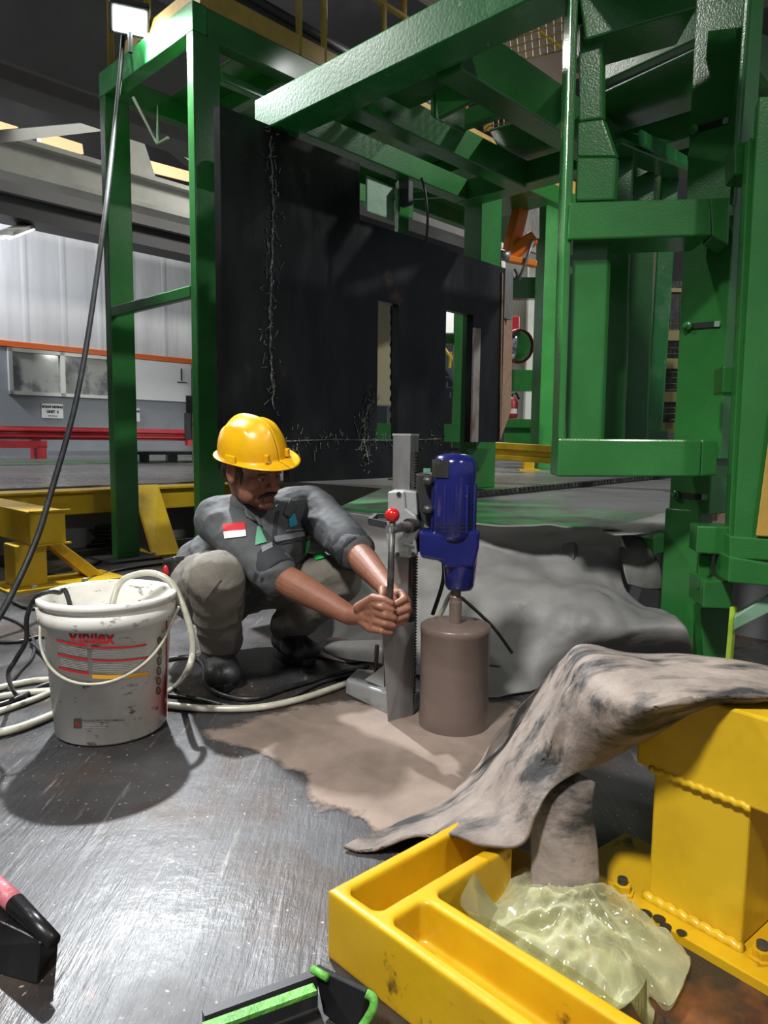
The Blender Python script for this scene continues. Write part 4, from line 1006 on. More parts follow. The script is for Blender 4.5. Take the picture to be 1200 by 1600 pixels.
#@@DRILL
# ---------------------------------------------------------------- core drill rig
CX, CY = 0.0565, 1.912
dr = thing('core_drill', 'core drill rig with navy blue motor on a grey steel stand', 'core drill', (0.10, 1.85, 0))
ang = radians(-28)
MB().box((CX, CY, 0.02), 0.052, 0.052, 0.742, ang).build('column', 'steel', dr, bevel=0.002)
MB().box((CX, CY, 0.762), 0.054, 0.054, 0.006, ang).build('column_cap', 'alu', dr)
rk = MB(); rd = V((cos(ang), sin(ang), 0)); rn = V((-sin(ang), cos(ang), 0))
rp = V((CX, CY, 0)) + rd * 0.031 - rn * 0.008
rk.box(rp + Z * 0.06, 0.010, 0.022, 0.66, ang)
for i in range(82):
    rk.box(rp + rd * 0.006 + Z * (0.06 + 0.008 * i), 0.007, 0.020, 0.0042, ang)
rk.build('gear_rack', 'dark_steel', dr)
# carriage casting
def yprism(pts, Yf, dep, dx=0.0): return MB().prism([at(x, y, Y=Yf) for x, y in pts], (dx, dep, 0))
yprism([(606, 768), (632, 767), (634, 795), (650, 806), (655, 828), (650, 845), (652, 866), (640, 872), (622, 870), (606, 866), (603, 835), (606, 800)], 1.815, 0.105, 0.02).build('carriage', 'alu', dr, bevel=0.004)
yprism([(632, 767), (650, 769), (652, 806), (634, 795)], 1.825, 0.09, 0.02).build('carriage_side', 'alu', dr, bevel=0.002)
for x, y in ((623, 772), (621, 866), (646, 866)):
    MB().lathe(at(x, y, Y=1.815), [(0.006, 0), (0.006, 0.004), (0.001, 0.004)], 10, V((0, -1, 0))).build('cap_screw', 'dark_steel', dr)
MB().beam(at(630, 849, Y=1.812), at(646, 852, Y=1.812), 0.006, 0.004).build('rib', 'alu', dr)
yprism([(650, 740), (676, 742), (676, 830), (660, 815), (652, 790)], 1.84, 0.05).build('motor_bracket', 'dark_metal', dr, bevel=0.004)
MB().box(at(667, 738, Y=1.85), 0.018, 0.012, 0.010).build('spirit_level', 'film' if False else 'badge_green', dr)
for y in (752, 797):
    MB().lathe(at(676, y, Y=1.82), [(0.012, 0), (0.014, 0.008), (0.012, 0.022), (0.004, 0.026)], 14, V((-1, -0.2, 0.05))).build('clamp_bolt', 'dark_steel', dr, smooth=True)
# crank: hub, lever, red ball
hub0 = at(648, 820, Y=1.83); hub1 = at(608, 827, Y=1.745)
MB().tube([hub0, hub1], 0.0125, 18).build('crank_hub', 'steel', dr, smooth=False)
MB().tube([hub0, hub0 + (hub1 - hub0) * 0.28], 0.019, 18).build('crank_collar', 'dark_steel', dr)
lev0 = at(613, 812, Y=1.75); lev1 = at(608, 985, Y=1.745)
MB().tube([lev0, lev1], 0.0085, 14).build('crank_lever', 'dark_steel', dr, smooth=True)
MB().ball(at(613, 805, Y=1.75), 0.0185, 16).build('ball_knob', 'red_knob', dr, smooth=True)
mb = MB(); mb.beam(at(578, 815, Y=1.86), at(606, 821, Y=1.83), 0.01, 0.018); mb.beam(at(578, 814, Y=1.86), at(588, 806, Y=1.9), 0.012, 0.014); mb.beam(at(588, 806, Y=1.9), at(606, 806, Y=1.88), 0.012, 0.012)
mb.build('lock_handle', 'dark_metal', dr)
# foot
P = [at(597, 985, Y=1.818), at(646, 972, Y=1.858), at(645, 1112, Y=1.868), at(606, 1132, Y=1.824)]
P[2].z = P[3].z = 0.0
MB().prism(P, V((0.004, 0.012, 0))).build('front_plate', 'steel', dr, bevel=0.001)
f0 = at(540, 1085, z=0.0); f1 = at(606, 1118, z=0.0); up = V((0, 0, 0.045))
bk = V((0.03, 0.17, 0))
MB().hexa([f0, f1, f1 + bk, f0 + bk + V((-.0, -.06, 0))], [f0 + up, f1 + up * 1.4, f1 + bk + up * 1.4, f0 + bk + up + V((0, -.06, 0))]).build('foot_casting', 'alu', dr, bevel=0.006)
MB().prism([at(570, 1062, Y=1.97), at(600, 1040, Y=1.93), at(600, 1075, Y=1.93)], (0.01, 0.03, 0)).build('foot_rib', 'alu', dr)
MB().box((CX + 0.005, CY + 0.02, 0.0), 0.085, 0.085, 0.05, ang).build('column_socket', 'alu', dr, bevel=0.005)
MB().tube([at(589, 1008, Y=1.96), at(587, 1060, Y=1.96)], 0.006, 8).build('levelling_screw', 'dark_steel', dr)
# motor
mx_ = at(709, 800, Y=1.82).x; my_ = 1.82
def mz(y): return at(709, y, Y=my_).z
A = V((mx_, my_, 0))
MB().lathe(A, [(0.001, mz(842)), (0.050, mz(842)), (0.055, mz(834)), (0.0555, mz(752)), (0.057, mz(745)), (0.058, mz(735)), (0.056, mz(722)), (0.047, mz(713)), (0.030, mz(709)), (0.001, mz(708))], 36, close=False).build('motor_body', 'blue', dr, smooth=True)
for k in range(12):
    t = 2 * pi * k / 12
    MB().beam(A + V((0.0555 * cos(t), 0.0555 * sin(t), mz(830))), A + V((0.0555 * cos(t), 0.0555 * sin(t), mz(756))), 0.006, 0.006).build('cooling_rib', 'blue', dr, bevel=0.001)
for k in range(3):
    MB().lathe(A + Z * mz(828 - 6 * k), [(0.0562, 0), (0.0562, 0.004)], 30, close=False).build('vent_slot', 'ink', dr, smooth=True)
rows = []
for j in range(6):
    rows.append([A + V((0.0592 * cos(t), 0.0592 * sin(t), mz(718 + 27 * j / 5))) for t in [radians(-172 + 62 * i / 8) for i in range(9)]])
MB().grid(rows).build('grey_tape', 'dark_steel', dr, smooth=True)
yprism([(655, 830), (700, 834), (751, 828), (749, 858), (744, 880), (742, 888), (694, 888), (690, 878), (657, 872)], 1.775, 0.10, 0.0).build('gearbox', 'blue', dr, bevel=0.010)
xn = at(719, 900, Y=1.81).x
MB().lathe(V((xn, 1.82, 0)), [(0.001, mz(921)), (0.032, mz(920)), (0.038, mz(914)), (0.043, mz(880)), (0.044, mz(868))], 28, close=False).build('gearbox_nose', 'blue', dr, smooth=True)
xs_ = at(712, 940, Y=1.82).x; S = V((xs_, 1.82, 0))
MB().lathe(S, [(0.016, mz(973)), (0.0165, mz(940)), (0.0155, mz(938)), (0.0155, mz(932)), (0.013, mz(930)), (0.014, mz(926)), (0.012, mz(916))], 22).build('spindle', 'slurry_coat', dr, smooth=False)
xb = at(710, 1060, Y=1.82).x; Bt = V((xb, 1.82, 0)); zt = mz(973)
MB().lathe(Bt, [(0.001, zt), (0.040, zt), (0.086, zt - 0.002), (0.0915, zt - 0.006), (0.0915, zt - 0.022), (0.0905, zt - 0.024), (0.0905, 0.05), (0.092, 0.03), (0.092, 0.001)], 64, close=False).build('core_bit', 'slurry_coat', dr, smooth=True)
tag(MB().tube(spline([at(664, 990, Y=1.98), at(688, 960, Y=1.95), at(700, 935, Y=1.93), at(708, 925, Y=1.9)], 6), 0.007, 8).build('water_hose', 'hose', smooth=True), 'pale water hose behind the core bit', 'hose')
tag(MB().tube(spline([at(676, 960, Y=1.97), at(690, 918, Y=1.95), at(694, 890, Y=1.92), at(690, 850, Y=1.9)], 6), 0.006, 8).build('motor_cable', 'black_rubber', smooth=True), 'black power cable hanging from the blue motor', 'cable')
tag(MB().tube(spline([at(722, 935, Y=1.86), at(745, 955, Y=1.95), at(775, 985, Y=2.05), at(800, 1020, Y=2.08)], 6), 0.005, 8).build('return_hose', 'dark_steel', smooth=True), 'grey thin hose from the spindle down over the grey tarp', 'hose')

#@@SLURRY
# wet slurry around the bit: uncountable, one sheet
sp = []
ring_px = [(385, 1112), (460, 1098), (545, 1090), (610, 1098), (650, 1088), (760, 1085), (825, 1095), (815, 1150), (790, 1200), (755, 1250), (710, 1285), (650, 1302), (590, 1308), (535, 1292), (480, 1258), (445, 1215), (405, 1180), (350, 1165), (310, 1140)]
P = [at(x, y, z=0.0) for x, y in ring_px]
P = spline(P + [P[0]], 8)[:-1]
cc_ = at(620, 1180, z=0)
rows = []
rnd = random.Random(3)
for k, (f, zz_) in enumerate(((0.0, 0.006), (0.35, 0.006), (0.62, 0.0055), (0.82, 0.0045), (0.93, 0.0032), (1.0, 0.0005))):
    r = []
    for i, p in enumerate(P):
        n_ = mnoise.noise(V((p.x * 9, p.y * 9, 0))) * 0.14 + mnoise.noise(V((p.x * 28, p.y * 28, 3))) * 0.05
        g_ = f * (1 + (n_ if k >= 2 else 0))
        q = cc_.lerp(p, g_); r.append(V((q.x, q.y, zz_)))
    rows.append(r + [r[0]])
o = MB().grid(rows).build('grinding_slurry', 'slurry', smooth=True)
lay = o.data.attributes.new('film', 'FLOAT', 'POINT')
W_ = len(rows[0])
fl_w = [1.0, 1.0, 0.85, 0.62, 0.34, 0.0]
for k in range(len(o.data.vertices)): lay.data[k].value = fl_w[k // W_]
tag(o, 'pale brown wet slurry spread on the floor around the core bit', 'slurry', None, 'stuff')
#@@TARPS
def cr(p0, p1, p2, p3, t):
    return 0.5 * ((2 * p1) + (p2 - p0) * t + (2 * p0 - 5 * p1 + 4 * p2 - p3) * t * t + (3 * p1 - p0 - 3 * p2 + p3) * t ** 3)
def patch(ctrl, nu=10, nv=10):
    """Catmull-Rom surface through rows of control points"""
    rows = [spline(r, nu) for r in ctrl]
    cols = [spline([r[i] for r in rows], nv) for i in range(len(rows[0]))]
    return [[c[j] for c in cols] for j in range(len(cols[0]))]
def wrinkle(rows, amp, freq, seed, amp2=0.0, freq2=40, edge=0.0):
    h = len(rows); w_ = len(rows[0]); out = []
    for j in range(h):
        r = []
        for i in range(w_):
            p = rows[j][i]
            du = rows[j][min(i + 1, w_ - 1)] - rows[j][max(i - 1, 0)]; dv = rows[min(j + 1, h - 1)][i] - rows[max(j - 1, 0)][i]
            n_ = du.cross(dv); n_ = n_.normalized() if n_.length > 1e-9 else Z
            q = V((p.x * freq + seed, p.y * freq, p.z * freq))
            d = 1 - abs(mnoise.noise(q)) * 2
            d = d * amp + mnoise.noise(p * freq2 + V((seed, 0, 0))) * amp2
            k = p + n_ * d
            if k.z < 0.004: k.z = 0.004
            r.append(k)
        out.append(r)
    return out
def S3(lst):
    return [at(x, y, Y=Y) if Y is not None else at(x, y, z=0.008) for x, y, Y in lst]
def Sz(lst): return [at(x, y, z=z_) for x, y, z_ in lst]
gt_rows = [
    Sz([(500, 800, .445), (560, 806, .445), (640, 812, .445), (720, 820, .445), (800, 826, .448), (880, 829, .45), (945, 830, .45), (972, 836, .44)]),
    S3([(505, 835, 2.92), (565, 842, 2.88), (640, 848, 2.74), (720, 850, 2.62), (800, 852, 2.56), (880, 856, 2.52), (945, 858, 2.50), (970, 862, 2.50)]),
    S3([(510, 885, 2.80), (570, 880, 2.72), (645, 888, 2.58), (725, 895, 2.46), (800, 898, 2.44), (868, 898, 2.44), (935, 905, 2.44), (985, 925, 2.42)]),
    S3([(515, 935, 2.72), (575, 930, 2.62), (650, 935, 2.48), (730, 940, 2.34), (800, 930, 2.30), (875, 912, 2.28), (960, 928, 2.28), (1040, 953, 2.26)]),
    S3([(518, 985, 2.62), (580, 985, 2.52), (655, 990, 2.38), (735, 1000, 2.22), (805, 985, 2.20), (890, 960, 2.16), (975, 965, 2.14), (1066, 972, 2.12)]),
    S3([(512, 1012, 2.54), (585, 1020, 2.44), (660, 1040, 2.28), (740, 1060, 2.12), (815, 1045, 2.12), (900, 1015, 2.12), (985, 1005, 2.12), (1079, 1003, 2.12)]),
    S3([(525, 1026, None), (590, 1035, None), (665, 1058, None), (745, 1085, None), (820, 1082, None), (905, 1055, None), (990, 1045, None), (1084, 1034, 2.18)]),
]
rows = wrinkle(wrinkle(patch(gt_rows, 14, 14), 0.020, 3.6, 3.0, 0.006, 13), 0.007, 9, 11.0)
tag(MB().grid(rows).build('grey_tarp', 'grey_tarp', smooth=True, solid=0.006), 'heavy grey tarp draped over the raised floor edge behind the core bit', 'tarp')
# folded tongue on the floor at its left end
rows = patch([S3([(510, 1004, 2.44), (540, 1003, 2.36), (598, 1002, 2.26)]), S3([(507, 1012, 2.40), (545, 1012, 2.30), (598, 1014, 2.20)]), S3([(512, 1020, 2.41), (548, 1030, 2.30), (598, 1036, 2.20)])], 8, 8)
rows = [[V((p.x, p.y, max(p.z, 0.01))) for p in r] for r in rows]
tag(MB().grid(rows).build('tarp_scrap', 'grey_tarp', smooth=True, solid=0.012), 'rolled grey tarp scrap on the floor behind the drill foot', 'tarp')
mc = [Sz([(470, 1020, .008), (520, 995, .012), (545, 992, .012)]), Sz([(480, 1022, .008), (530, 1015, .012), (570, 1010, .012)]), Sz([(500, 1026, .006), (545, 1035, .006), (575, 1030, .006)])]
tag(MB().grid(patch(mc, 6, 6)).build('mauve_rag', 'mauve_cloth', smooth=True, solid=0.004), 'flat mauve rag on the floor between shoe and drill foot', 'rag')
# loose strip of sheet beside the green column
rows = patch([S3([(938, 826, 2.62), (952, 828, 2.60), (962, 826, 2.58)]), S3([(966, 850, 2.5), (985, 852, 2.48), (1000, 842, 2.5)]), S3([(975, 890, 2.42), (1000, 885, 2.44), (1030, 880, 2.46)]), S3([(982, 912, 2.40), (1008, 920, 2.42), (1034, 922, 2.46)])], 8, 8)
tag(MB().grid(wrinkle(rows, .004, 9, 1)).build('sheet_flap', 'grey_tarp', smooth=True, solid=0.005), 'stiff dark sheet flap hanging beside the foot of the green column', 'sheet')
tag(MB().grid(wrinkle(patch([Sz([(935, 826, .452), (990, 812, .455), (1040, 800, .455)]), Sz([(960, 834, .45), (1000, 832, .455), (1040, 830, .45)])], 8, 8), .006, 9, 2)).build('sheet_scrap', 'grey_tarp', smooth=True, solid=0.004), 'crumpled grey sheet lying on the raised floor beside the column', 'sheet')
tag(MB().beam(at(1008, 852, Y=2.75), at(1040, 845, Y=2.8), 0.08, 0.06).build('green_floor_angle', 'green'), 'short green angle bar behind the stiff sheet flap', 'bar')
tag(MB().beam(at(1150, 1040, z=0.02), at(1250, 1015, z=0.02), 0.16, 0.03).build('steel_offcut', 'steel'), 'grey steel offcut on the floor below the gate frame', 'offcut')

# ---------------------------------------------------------------- yellow casting, front right
O = at(512, 1390, z=0.105); O.z = 0
ul = (at(800, 1596, z=0.105) - at(512, 1390, z=0.105)); ul.z = 0; ul.normalize()
wl = (at(680, 1301, z=0.105) - at(512, 1390, z=0.105)); wl.z = 0; wl.normalize()
def uw(u, w_, z_): return O + ul * u + wl * w_ + Z * z_
def ubox(mb, u0, u1, w0, w1, z0_, z1_):
    q = [(u0, w0), (u1, w0), (u1, w1), (u0, w1)]
    return mb.hexa([uw(a_, b_, z0_) for a_, b_ in q], [uw(a_, b_, z1_) for a_, b_ in q])
def remeshed(name, mb, voxel, smooth, matn, parent, shade=True):
    me = bpy.data.meshes.new('tmp'); me.from_pydata([tuple(p) for p in mb.v], [], mb.f)
    bm = bmesh.new(); bm.from_mesh(me); bmesh.ops.recalc_face_normals(bm, faces=bm.faces); bm.to_mesh(me); bm.free()
    o = bpy.data.objects.new('tmp', me); COL.objects.link(o)
    r = o.modifiers.new('r', 'REMESH'); r.mode = 'VOXEL'; r.voxel_size = voxel
    if smooth:
        sm = o.modifiers.new('s', 'SMOOTH'); sm.factor = 0.5; sm.iterations = smooth
    bpy.context.view_layer.update()
    e = o.evaluated_get(bpy.context.evaluated_depsgraph_get()).to_mesh()
    out = MB(); out.v = [v.co.copy() for v in e.vertices]; out.f = [tuple(p.vertices) for p in e.polygons]
    bpy.data.objects.remove(o)
    return out
mb = MB()
ubox(mb, 0, 0.66, 0.0, 0.019, 0, 0.105)      # front wall
ubox(mb, 0, 0.020, 0.0, 0.40, 0, 0.105)      # left wall
ubox(mb, 0.084, 0.108, 0.0, 0.29, 0, 0.105)  # rib
ubox(mb, 0.084, 0.66, 0.085, 0.106, 0, 0.105)  # spine
ubox(mb, 0, 0.10, 0.0, 0.40, 0, 0.030)       # floor of the back pocket
ubox(mb, 0.09, 0.66, 0.0, 0.106, 0, 0.045)   # floor of the front pocket
ubox(mb, 0.150, 0.66, 0.015, 0.062, 0, 0.062) # raised pad
for cu, cw, su, sw in ((0.020, 0.019, 1, 1), (0.084, 0.019, -1, 1), (0.108, 0.019, 1, 1), (0.108, 0.085, 1, -1), (0.108, 0.106, 1, 1)):
    q = [(cu - .004 * su, cw - .004 * sw), (cu + 0.014 * su, cw - .004 * sw), (cu + 0.004 * su, cw + 0.004 * sw), (cu - .004 * su, cw + 0.014 * sw)]
    mb.hexa([uw(a_, b_, 0.01) for a_, b_ in q], [uw(a_, b_, 0.105) for a_, b_ in q])   # corner fillets
cst = remeshed('c', mb, 0.0032, 5, 'yellow', None)
o = cst.build('yellow_casting', 'yellow', smooth=True)
tag(o, 'ribbed yellow casting with open pockets in the near right corner', 'casting')
# ---------------------------------------------------------------- yellow stand, right
d0 = V((0.433, 1.08, 0)); d1 = V((0.525, 0.966, 0)); dl = (d1 - d0).normalized(); dn = V((-dl.y, dl.x, 0)); dn = dn if dn.y > 0 else -dn
def sp_(s_, n_, z_): return d0 + dl * s_ + dn * n_ + Z * z_
def sbox(mb, s0, s1, n0, n1, z0_, z1_):
    q = [(s0, n0), (s1, n0), (s1, n1), (s0, n1)]
    return mb.hexa([sp_(a_, b_, z0_) for a_, b_ in q], [sp_(a_, b_, z1_) for a_, b_ in q])
st = thing('yellow_beam_stand', 'yellow beam end on a bolted leg, half covered by the brown tarp', 'guard stand', sp_(0.07, 0.05, 0))
sbox(MB(), 0.0, 0.148, 0.0, 0.10, 0.022, 0.236).build('leg', 'yellow_clean', st, bevel=0.004)
sbox(MB(), -0.03, 0.60, -0.004, 0.16, 0.236, 0.372).build('beam', 'yellow_clean', st, bevel=0.004)
sbox(MB(), -0.13, 0.55, -0.045, 0.14, 0.0, 0.022).build('foot_plate', 'yellow', st, bevel=0.002)
mb = MB(); P = [sp_(-0.005 + 0.155 * i / 30, -0.003, 0.236 + 0.002 * sin(i * 2.1)) for i in range(31)]; mb.tube(P, 0.006, 8)
mb.build('weld_bead', 'yellow_clean', st, smooth=True)
mb = MB(); P = [sp_(-0.002 + 0.155 * i / 30, -0.006, 0.025 + 0.002 * sin(i * 1.7)) for i in range(31)]; mb.tube(P, 0.008, 8)
mb.build('weld_bead', 'yellow_clean', st, smooth=True)
for px, py in ((972, 1394), (1190, 1497)):
    p = at(px, py, z=0.022)
    bo = MB().lathe(p, [(0.020, 0), (0.020, 0.004), (0.0145, 0.0045), (0.0145, 0.015), (0.001, 0.016)], 6).build('bolt', 'yellow', st)
    MB().lathe(p + Z * 0.016, [(0.008, 0), (0.008, 0.008), (0.001, 0.009)], 14).build('bolt_stud', 'dark_steel', bo)
for i, (px, py) in enumerate(((1008, 1428), (1030, 1436), (1040, 1448), (1065, 1458))):
    MB().lathe(at(px, py, z=0.0225), [(0.010 - .001 * i, 0), (0.011 - .001 * i, 0.001)], 10).build('tar_spot', 'black_rubber', st)
q = [at(930, 1400, z=0.003), at(1000, 1420, z=0.003), at(1210, 1545, z=0.003), at(1260, 1700, z=0.003), at(1000, 1640, z=0.003), at(850, 1480, z=0.003)]
tag(MB().prism(q, Z * 0.004).build('oily_shim_plate', 'skid'), 'rusty oily plate on the floor between the casting and the beam stand', 'plate')

# ---------------------------------------------------------------- brown tarp, front right
bt = [
    Sz([(537, 1323, .008), (612, 1284, .015), (690, 1250, .015), (735, 1200, .03), (775, 1140, .10), (835, 1075, .22), (893, 1012, .352), (960, 1011, .37), (1040, 1018, .378), (1130, 1034, .38), (1230, 1048, .38)]),
    Sz([(548, 1326, .008), (625, 1292, .03), (700, 1264, .045), (745, 1226, .075), (790, 1172, .14), (845, 1112, .25), (898, 1050, .368), (965, 1035, .392), (1045, 1040, .394), (1130, 1053, .394), (1230, 1066, .394)]),
    Sz([(556, 1329, .008), (640, 1300, .04), (706, 1276, .075), (755, 1252, .115), (800, 1215, .165), (848, 1160, .25), (890, 1100, .325), (965, 1078, .384), (1045, 1068, .394), (1130, 1074, .394), (1230, 1080, .394)]),
    Sz([(562, 1330, .008), (648, 1302, .05), (712, 1290, .10), (765, 1282, .13), (808, 1262, .155), (842, 1215, .205), (880, 1160, .265), (955, 1130, .335), (1040, 1105, .384), (1130, 1090, .392), (1230, 1092, .392)]),
    Sz([(572, 1332, .008), (655, 1302, .055), (716, 1304, .118), (770, 1318, .125), (812, 1316, .13), (836, 1275, .165), (868, 1228, .205), (945, 1195, .245), (1030, 1150, .300), (1128, 1104, .365), (1230, 1100, .375)]),
]
rows = wrinkle(patch(bt, 12, 16), 0.009, 6, 5.0, 0.004, 16)
tp = thing('brown_tarp', 'stained brown tarp draped over the yellow beam with a flap hanging down', 'tarp', (0.33, 1.25, 0.004))
MB().grid(rows).build('sheet', 'brown_tarp', tp, smooth=True, solid=0.006)
fp = [S3([(846, 1212, 1.13), (880, 1200, 1.115), (930, 1222, 1.095)]), S3([(834, 1262, 1.11), (880, 1262, 1.085), (926, 1255, 1.085)]), S3([(829, 1310, 1.095), (880, 1312, 1.07), (931, 1300, 1.085)]), S3([(829, 1365, 1.07), (882, 1362, 1.052), (935, 1345, 1.07)]), S3([(831, 1409, 1.052), (884, 1402, 1.044), (938, 1386, 1.055)])]
MB().grid(wrinkle(patch(fp, 10, 8), 0.003, 14, 9.0, 0.003, 22)).build('hanging_flap', 'brown_tarp', tp, smooth=True, solid=0.005)

# ---------------------------------------------------------------- plastic bag
bo_px = [(764, 1412), (770, 1378), (800, 1366), (840, 1394), (905, 1410), (950, 1410), (1000, 1434), (1048, 1466), (1078, 1496), (1070, 1530), (1046, 1572), (1014, 1552), (1022, 1590)]
ctr = at(915, 1478, z=0.01)
low = [uw(0.40 - 0.05 * i, 0.112, 0.108) for i in range(6)]
ob_ = [at(x, y, z=0.02) for x, y in bo_px] + low
out = spline(ob_ + [ob_[0]], 6)[:-1]
ctr = at(905, 1462, z=0.02)
bag = thing('plastic_bag', 'crumpled translucent yellowish plastic bag lying beside the casting', 'bag', V((ctr.x, ctr.y, 0.008)))
def bag_rows(hmax, seed, k_in):
    rows = []
    K = 26
    for k in range(K + 1):
        f = k / K; r = []
        for i, p in enumerate(out):
            q = ctr.lerp(p, f)
            hh = hmax * (1 - f ** 2.4)
            n1 = 1 - 2 * abs(mnoise.noise(V((q.x * 9 + seed, q.y * 9, seed))))
            n2 = 1 - 2 * abs(mnoise.noise(V((q.x * 24, q.y * 24 + seed, 1))))
            n3 = mnoise.noise(V((q.x * 60, q.y * 60, seed)))
            zz_ = 0.012 + hh * (0.60 + 0.36 * n1 + 0.26 * n2 + 0.12 * (1 - 2 * abs(n3))) * k_in + 0.010 * n2 * f
            floor_ = 0.012 if p.z < 0.06 else 0.012 + (0.112 - 0.012) * f ** 3
            r.append(V((q.x, q.y, max(zz_, floor_))))
        rows.append(r + [r[0]])
    return rows
MB().grid(bag_rows(0.066, 2.0, 1.0)).build('outer_film', 'film', bag, smooth=True)
MB().grid(bag_rows(0.05, 7.0, 0.7)).build('inner_film', 'film', bag, smooth=True)

# ---------------------------------------------------------------- black offcuts at the bottom edge
ob = thing('black_steel_bar', 'black steel bar with a pink painted end cap at the lower left edge', 'bar', at(30, 1500, z=0))
b0 = at(62, 1540, z=0.0); b1 = at(94, 1478, z=0.0)
up = 0.055
t0 = at(35, 1418, z=up); t1 = at(92, 1473, z=up)
dd = V((-0.20, 0.06, 0))
MB().hexa([at(58, 1540, z=0), at(92, 1478, z=0.0), at(92, 1478, z=0.0) + dd, at(58, 1540, z=0) + dd],
          [at(60, 1470, z=0.05), at(92, 1470, z=0.05), at(40, 1412, z=0.05), at(-60, 1410, z=0.05)]).build('bar', 'black_plate', ob, bevel=0.003)
MB().tube([at(-20, 1372, z=0.062), at(24, 1412, z=0.062)], 0.014, 14).build('pink_tube', 'pink', ob, smooth=True)
MB().tube([at(24, 1412, z=0.062), at(84, 1470, z=0.058)], [0.0145, 0.010], 14).build('tube_end', 'black_plate', ob, smooth=True)
gn = thing('green_edged_bracket', 'black steel bracket with bright green painted edges at the bottom edge', 'bracket', at(480, 1590, z=0))
MB().beam(at(318, 1612, z=0.03), at(494, 1546, z=0.03), 0.012, 0.05).build('side_wall', 'dark_metal', gn)
MB().beam(at(318, 1608, z=0.058), at(492, 1545, z=0.058), 0.014, 0.006).build('green_edge', 'fresh_green', gn)
MB().prism([at(490, 1512, z=0.07), at(500, 1518, z=0.07), at(572, 1552, z=0.07), at(585, 1570, z=0.05), at(560, 1625, z=0.02), at(505, 1585, z=0.015)], V((0.006, 0.008, 0))).build('end_wall', 'black_plate', gn, bevel=0.002)
MB().tube(spline([at(572, 1552, z=0.072), at(583, 1560, z=0.068), at(583, 1575, z=0.06), at(572, 1595, z=0.045), at(552, 1625, z=0.03)], 6), 0.0055, 10).build('green_rim', 'fresh_green', gn, smooth=True)
MB().tube([at(488, 1514, z=0.072), at(512, 1528, z=0.072)], 0.005, 8).build('green_tip', 'fresh_green', gn, smooth=True)
MB().prism([at(360, 1620, z=0.004), at(494, 1556, z=0.004), at(560, 1625, z=0.004)], Z * 0.006).build('base', 'dark_metal', gn)
#@@MAN
# ---------------------------------------------------------------- the crouching worker
class Prims(MB):
    def cap(s, p0, r0, p1, r1, n_=18):
        p0 = V(p0); p1 = V(p1); L = (p1 - p0).length
        ax = (p1 - p0).normalized() if L > 1e-6 else Z
        prof = [(r0 * sin(pi / 2 * i / 6), -r0 * cos(pi / 2 * i / 6)) for i in range(7)] + [(r1 * cos(pi / 2 * i / 6), L + r1 * sin(pi / 2 * i / 6)) for i in range(7)]
        return s.lathe(p0, prof, n_, ax, close=False)
    def chain(s, pts, rs):
        for i in range(len(pts) - 1): s.cap(pts[i], rs[i], pts[i + 1], rs[i + 1])
        return s

man = thing('person', 'man in yellow helmet and grey shirt crouching, both hands on the drill lever', 'person', (-0.42, 2.2, 0))
# joints (his right side is nearer the camera)
pelv = at(338, 948, Y=2.44); pelv.z = 0.235
chest = at(408, 850, Y=2.30)
neckb = at(404, 800, Y=2.27)
shR = at(340, 812, Y=2.20); shL = at(486, 790, Y=2.40)
elR = at(432, 898, Y=2.00); wrR = at(548, 962, Y=1.845)
elL = at(556, 862, Y=2.14); wrL = at(607, 921, Y=1.895)
hipR = at(312, 948, Y=2.40); hipR.z = 0.24
hipL = at(392, 940, Y=2.50); hipL.z = 0.25
knR = at(338, 905, Y=2.00); anR = at(345, 1030, Y=2.20)
knL = at(530, 905, Y=2.30); anL = at(452, 1018, Y=2.42); anL.z = 0.10; anR.z = 0.10
# head frame
hf = V((0.76, -0.60, 0)).normalized()
hpitch = radians(-19)
HX = (hf * cos(hpitch) + Z * sin(hpitch)).normalized()
HY = Z.cross(HX).normalized()
HZ = HX.cross(HY).normalized()
rl_ = Matrix.Rotation(radians(9), 3, HX); HY = rl_ @ HY; HZ = rl_ @ HZ
HC = at(395, 727, Y=2.19)
RH = Matrix((HX, HY, HZ)).transposed()
def hd(x, y, z): return HC + HX * x + HY * y + HZ * z
bd = Prims()
def hell(mb, c, r): mb.ball(hd(*c), 1.0, 14, r, RH)
hell(bd, (-0.012, 0, 0.03), (0.095, 0.076, 0.085))
hell(bd, (0.028, 0, -0.03), (0.062, 0.062, 0.082))
hell(bd, (0.038, 0, -0.085), (0.044, 0.049, 0.034))
hell(bd, (0.072, 0, -0.103), (0.020, 0.024, 0.017))
for sy in (-1, 1):
    hell(bd, (0.052, 0.036 * sy, -0.030), (0.030, 0.025, 0.032))
    hell(bd, (0.025, 0.042 * sy, -0.072), (0.042, 0.018, 0.036))
    hell(bd, (0.099, 0.014 * sy, -0.036), (0.013, 0.010, 0.010))
    hell(bd, (-0.006, 0.077 * sy, -0.012), (0.022, 0.009, 0.034))
    hell(bd, (0.002, 0.080 * sy, -0.034), (0.012, 0.008, 0.012))
    bd.cap(hd(0.086, 0.012 * sy, 0.020), 0.012, hd(0.074, 0.048 * sy, 0.020), 0.011)
bd.cap(hd(0.087, 0, 0.012), 0.009, hd(0.109, 0, -0.031), 0.0145)
bd.cap(hd(0.089, -0.016, -0.066), 0.0065, hd(0.089, 0.016, -0.066), 0.0065)
bd.cap(hd(0.087, -0.014, -0.077), 0.0075, hd(0.087, 0.014, -0.077), 0.0075)
hell(bd, (0.083, 0, -0.055), (0.014, 0.03, 0.013))
bd.cap(hd(-0.025, 0, -0.06), 0.056, neckb, 0.062)
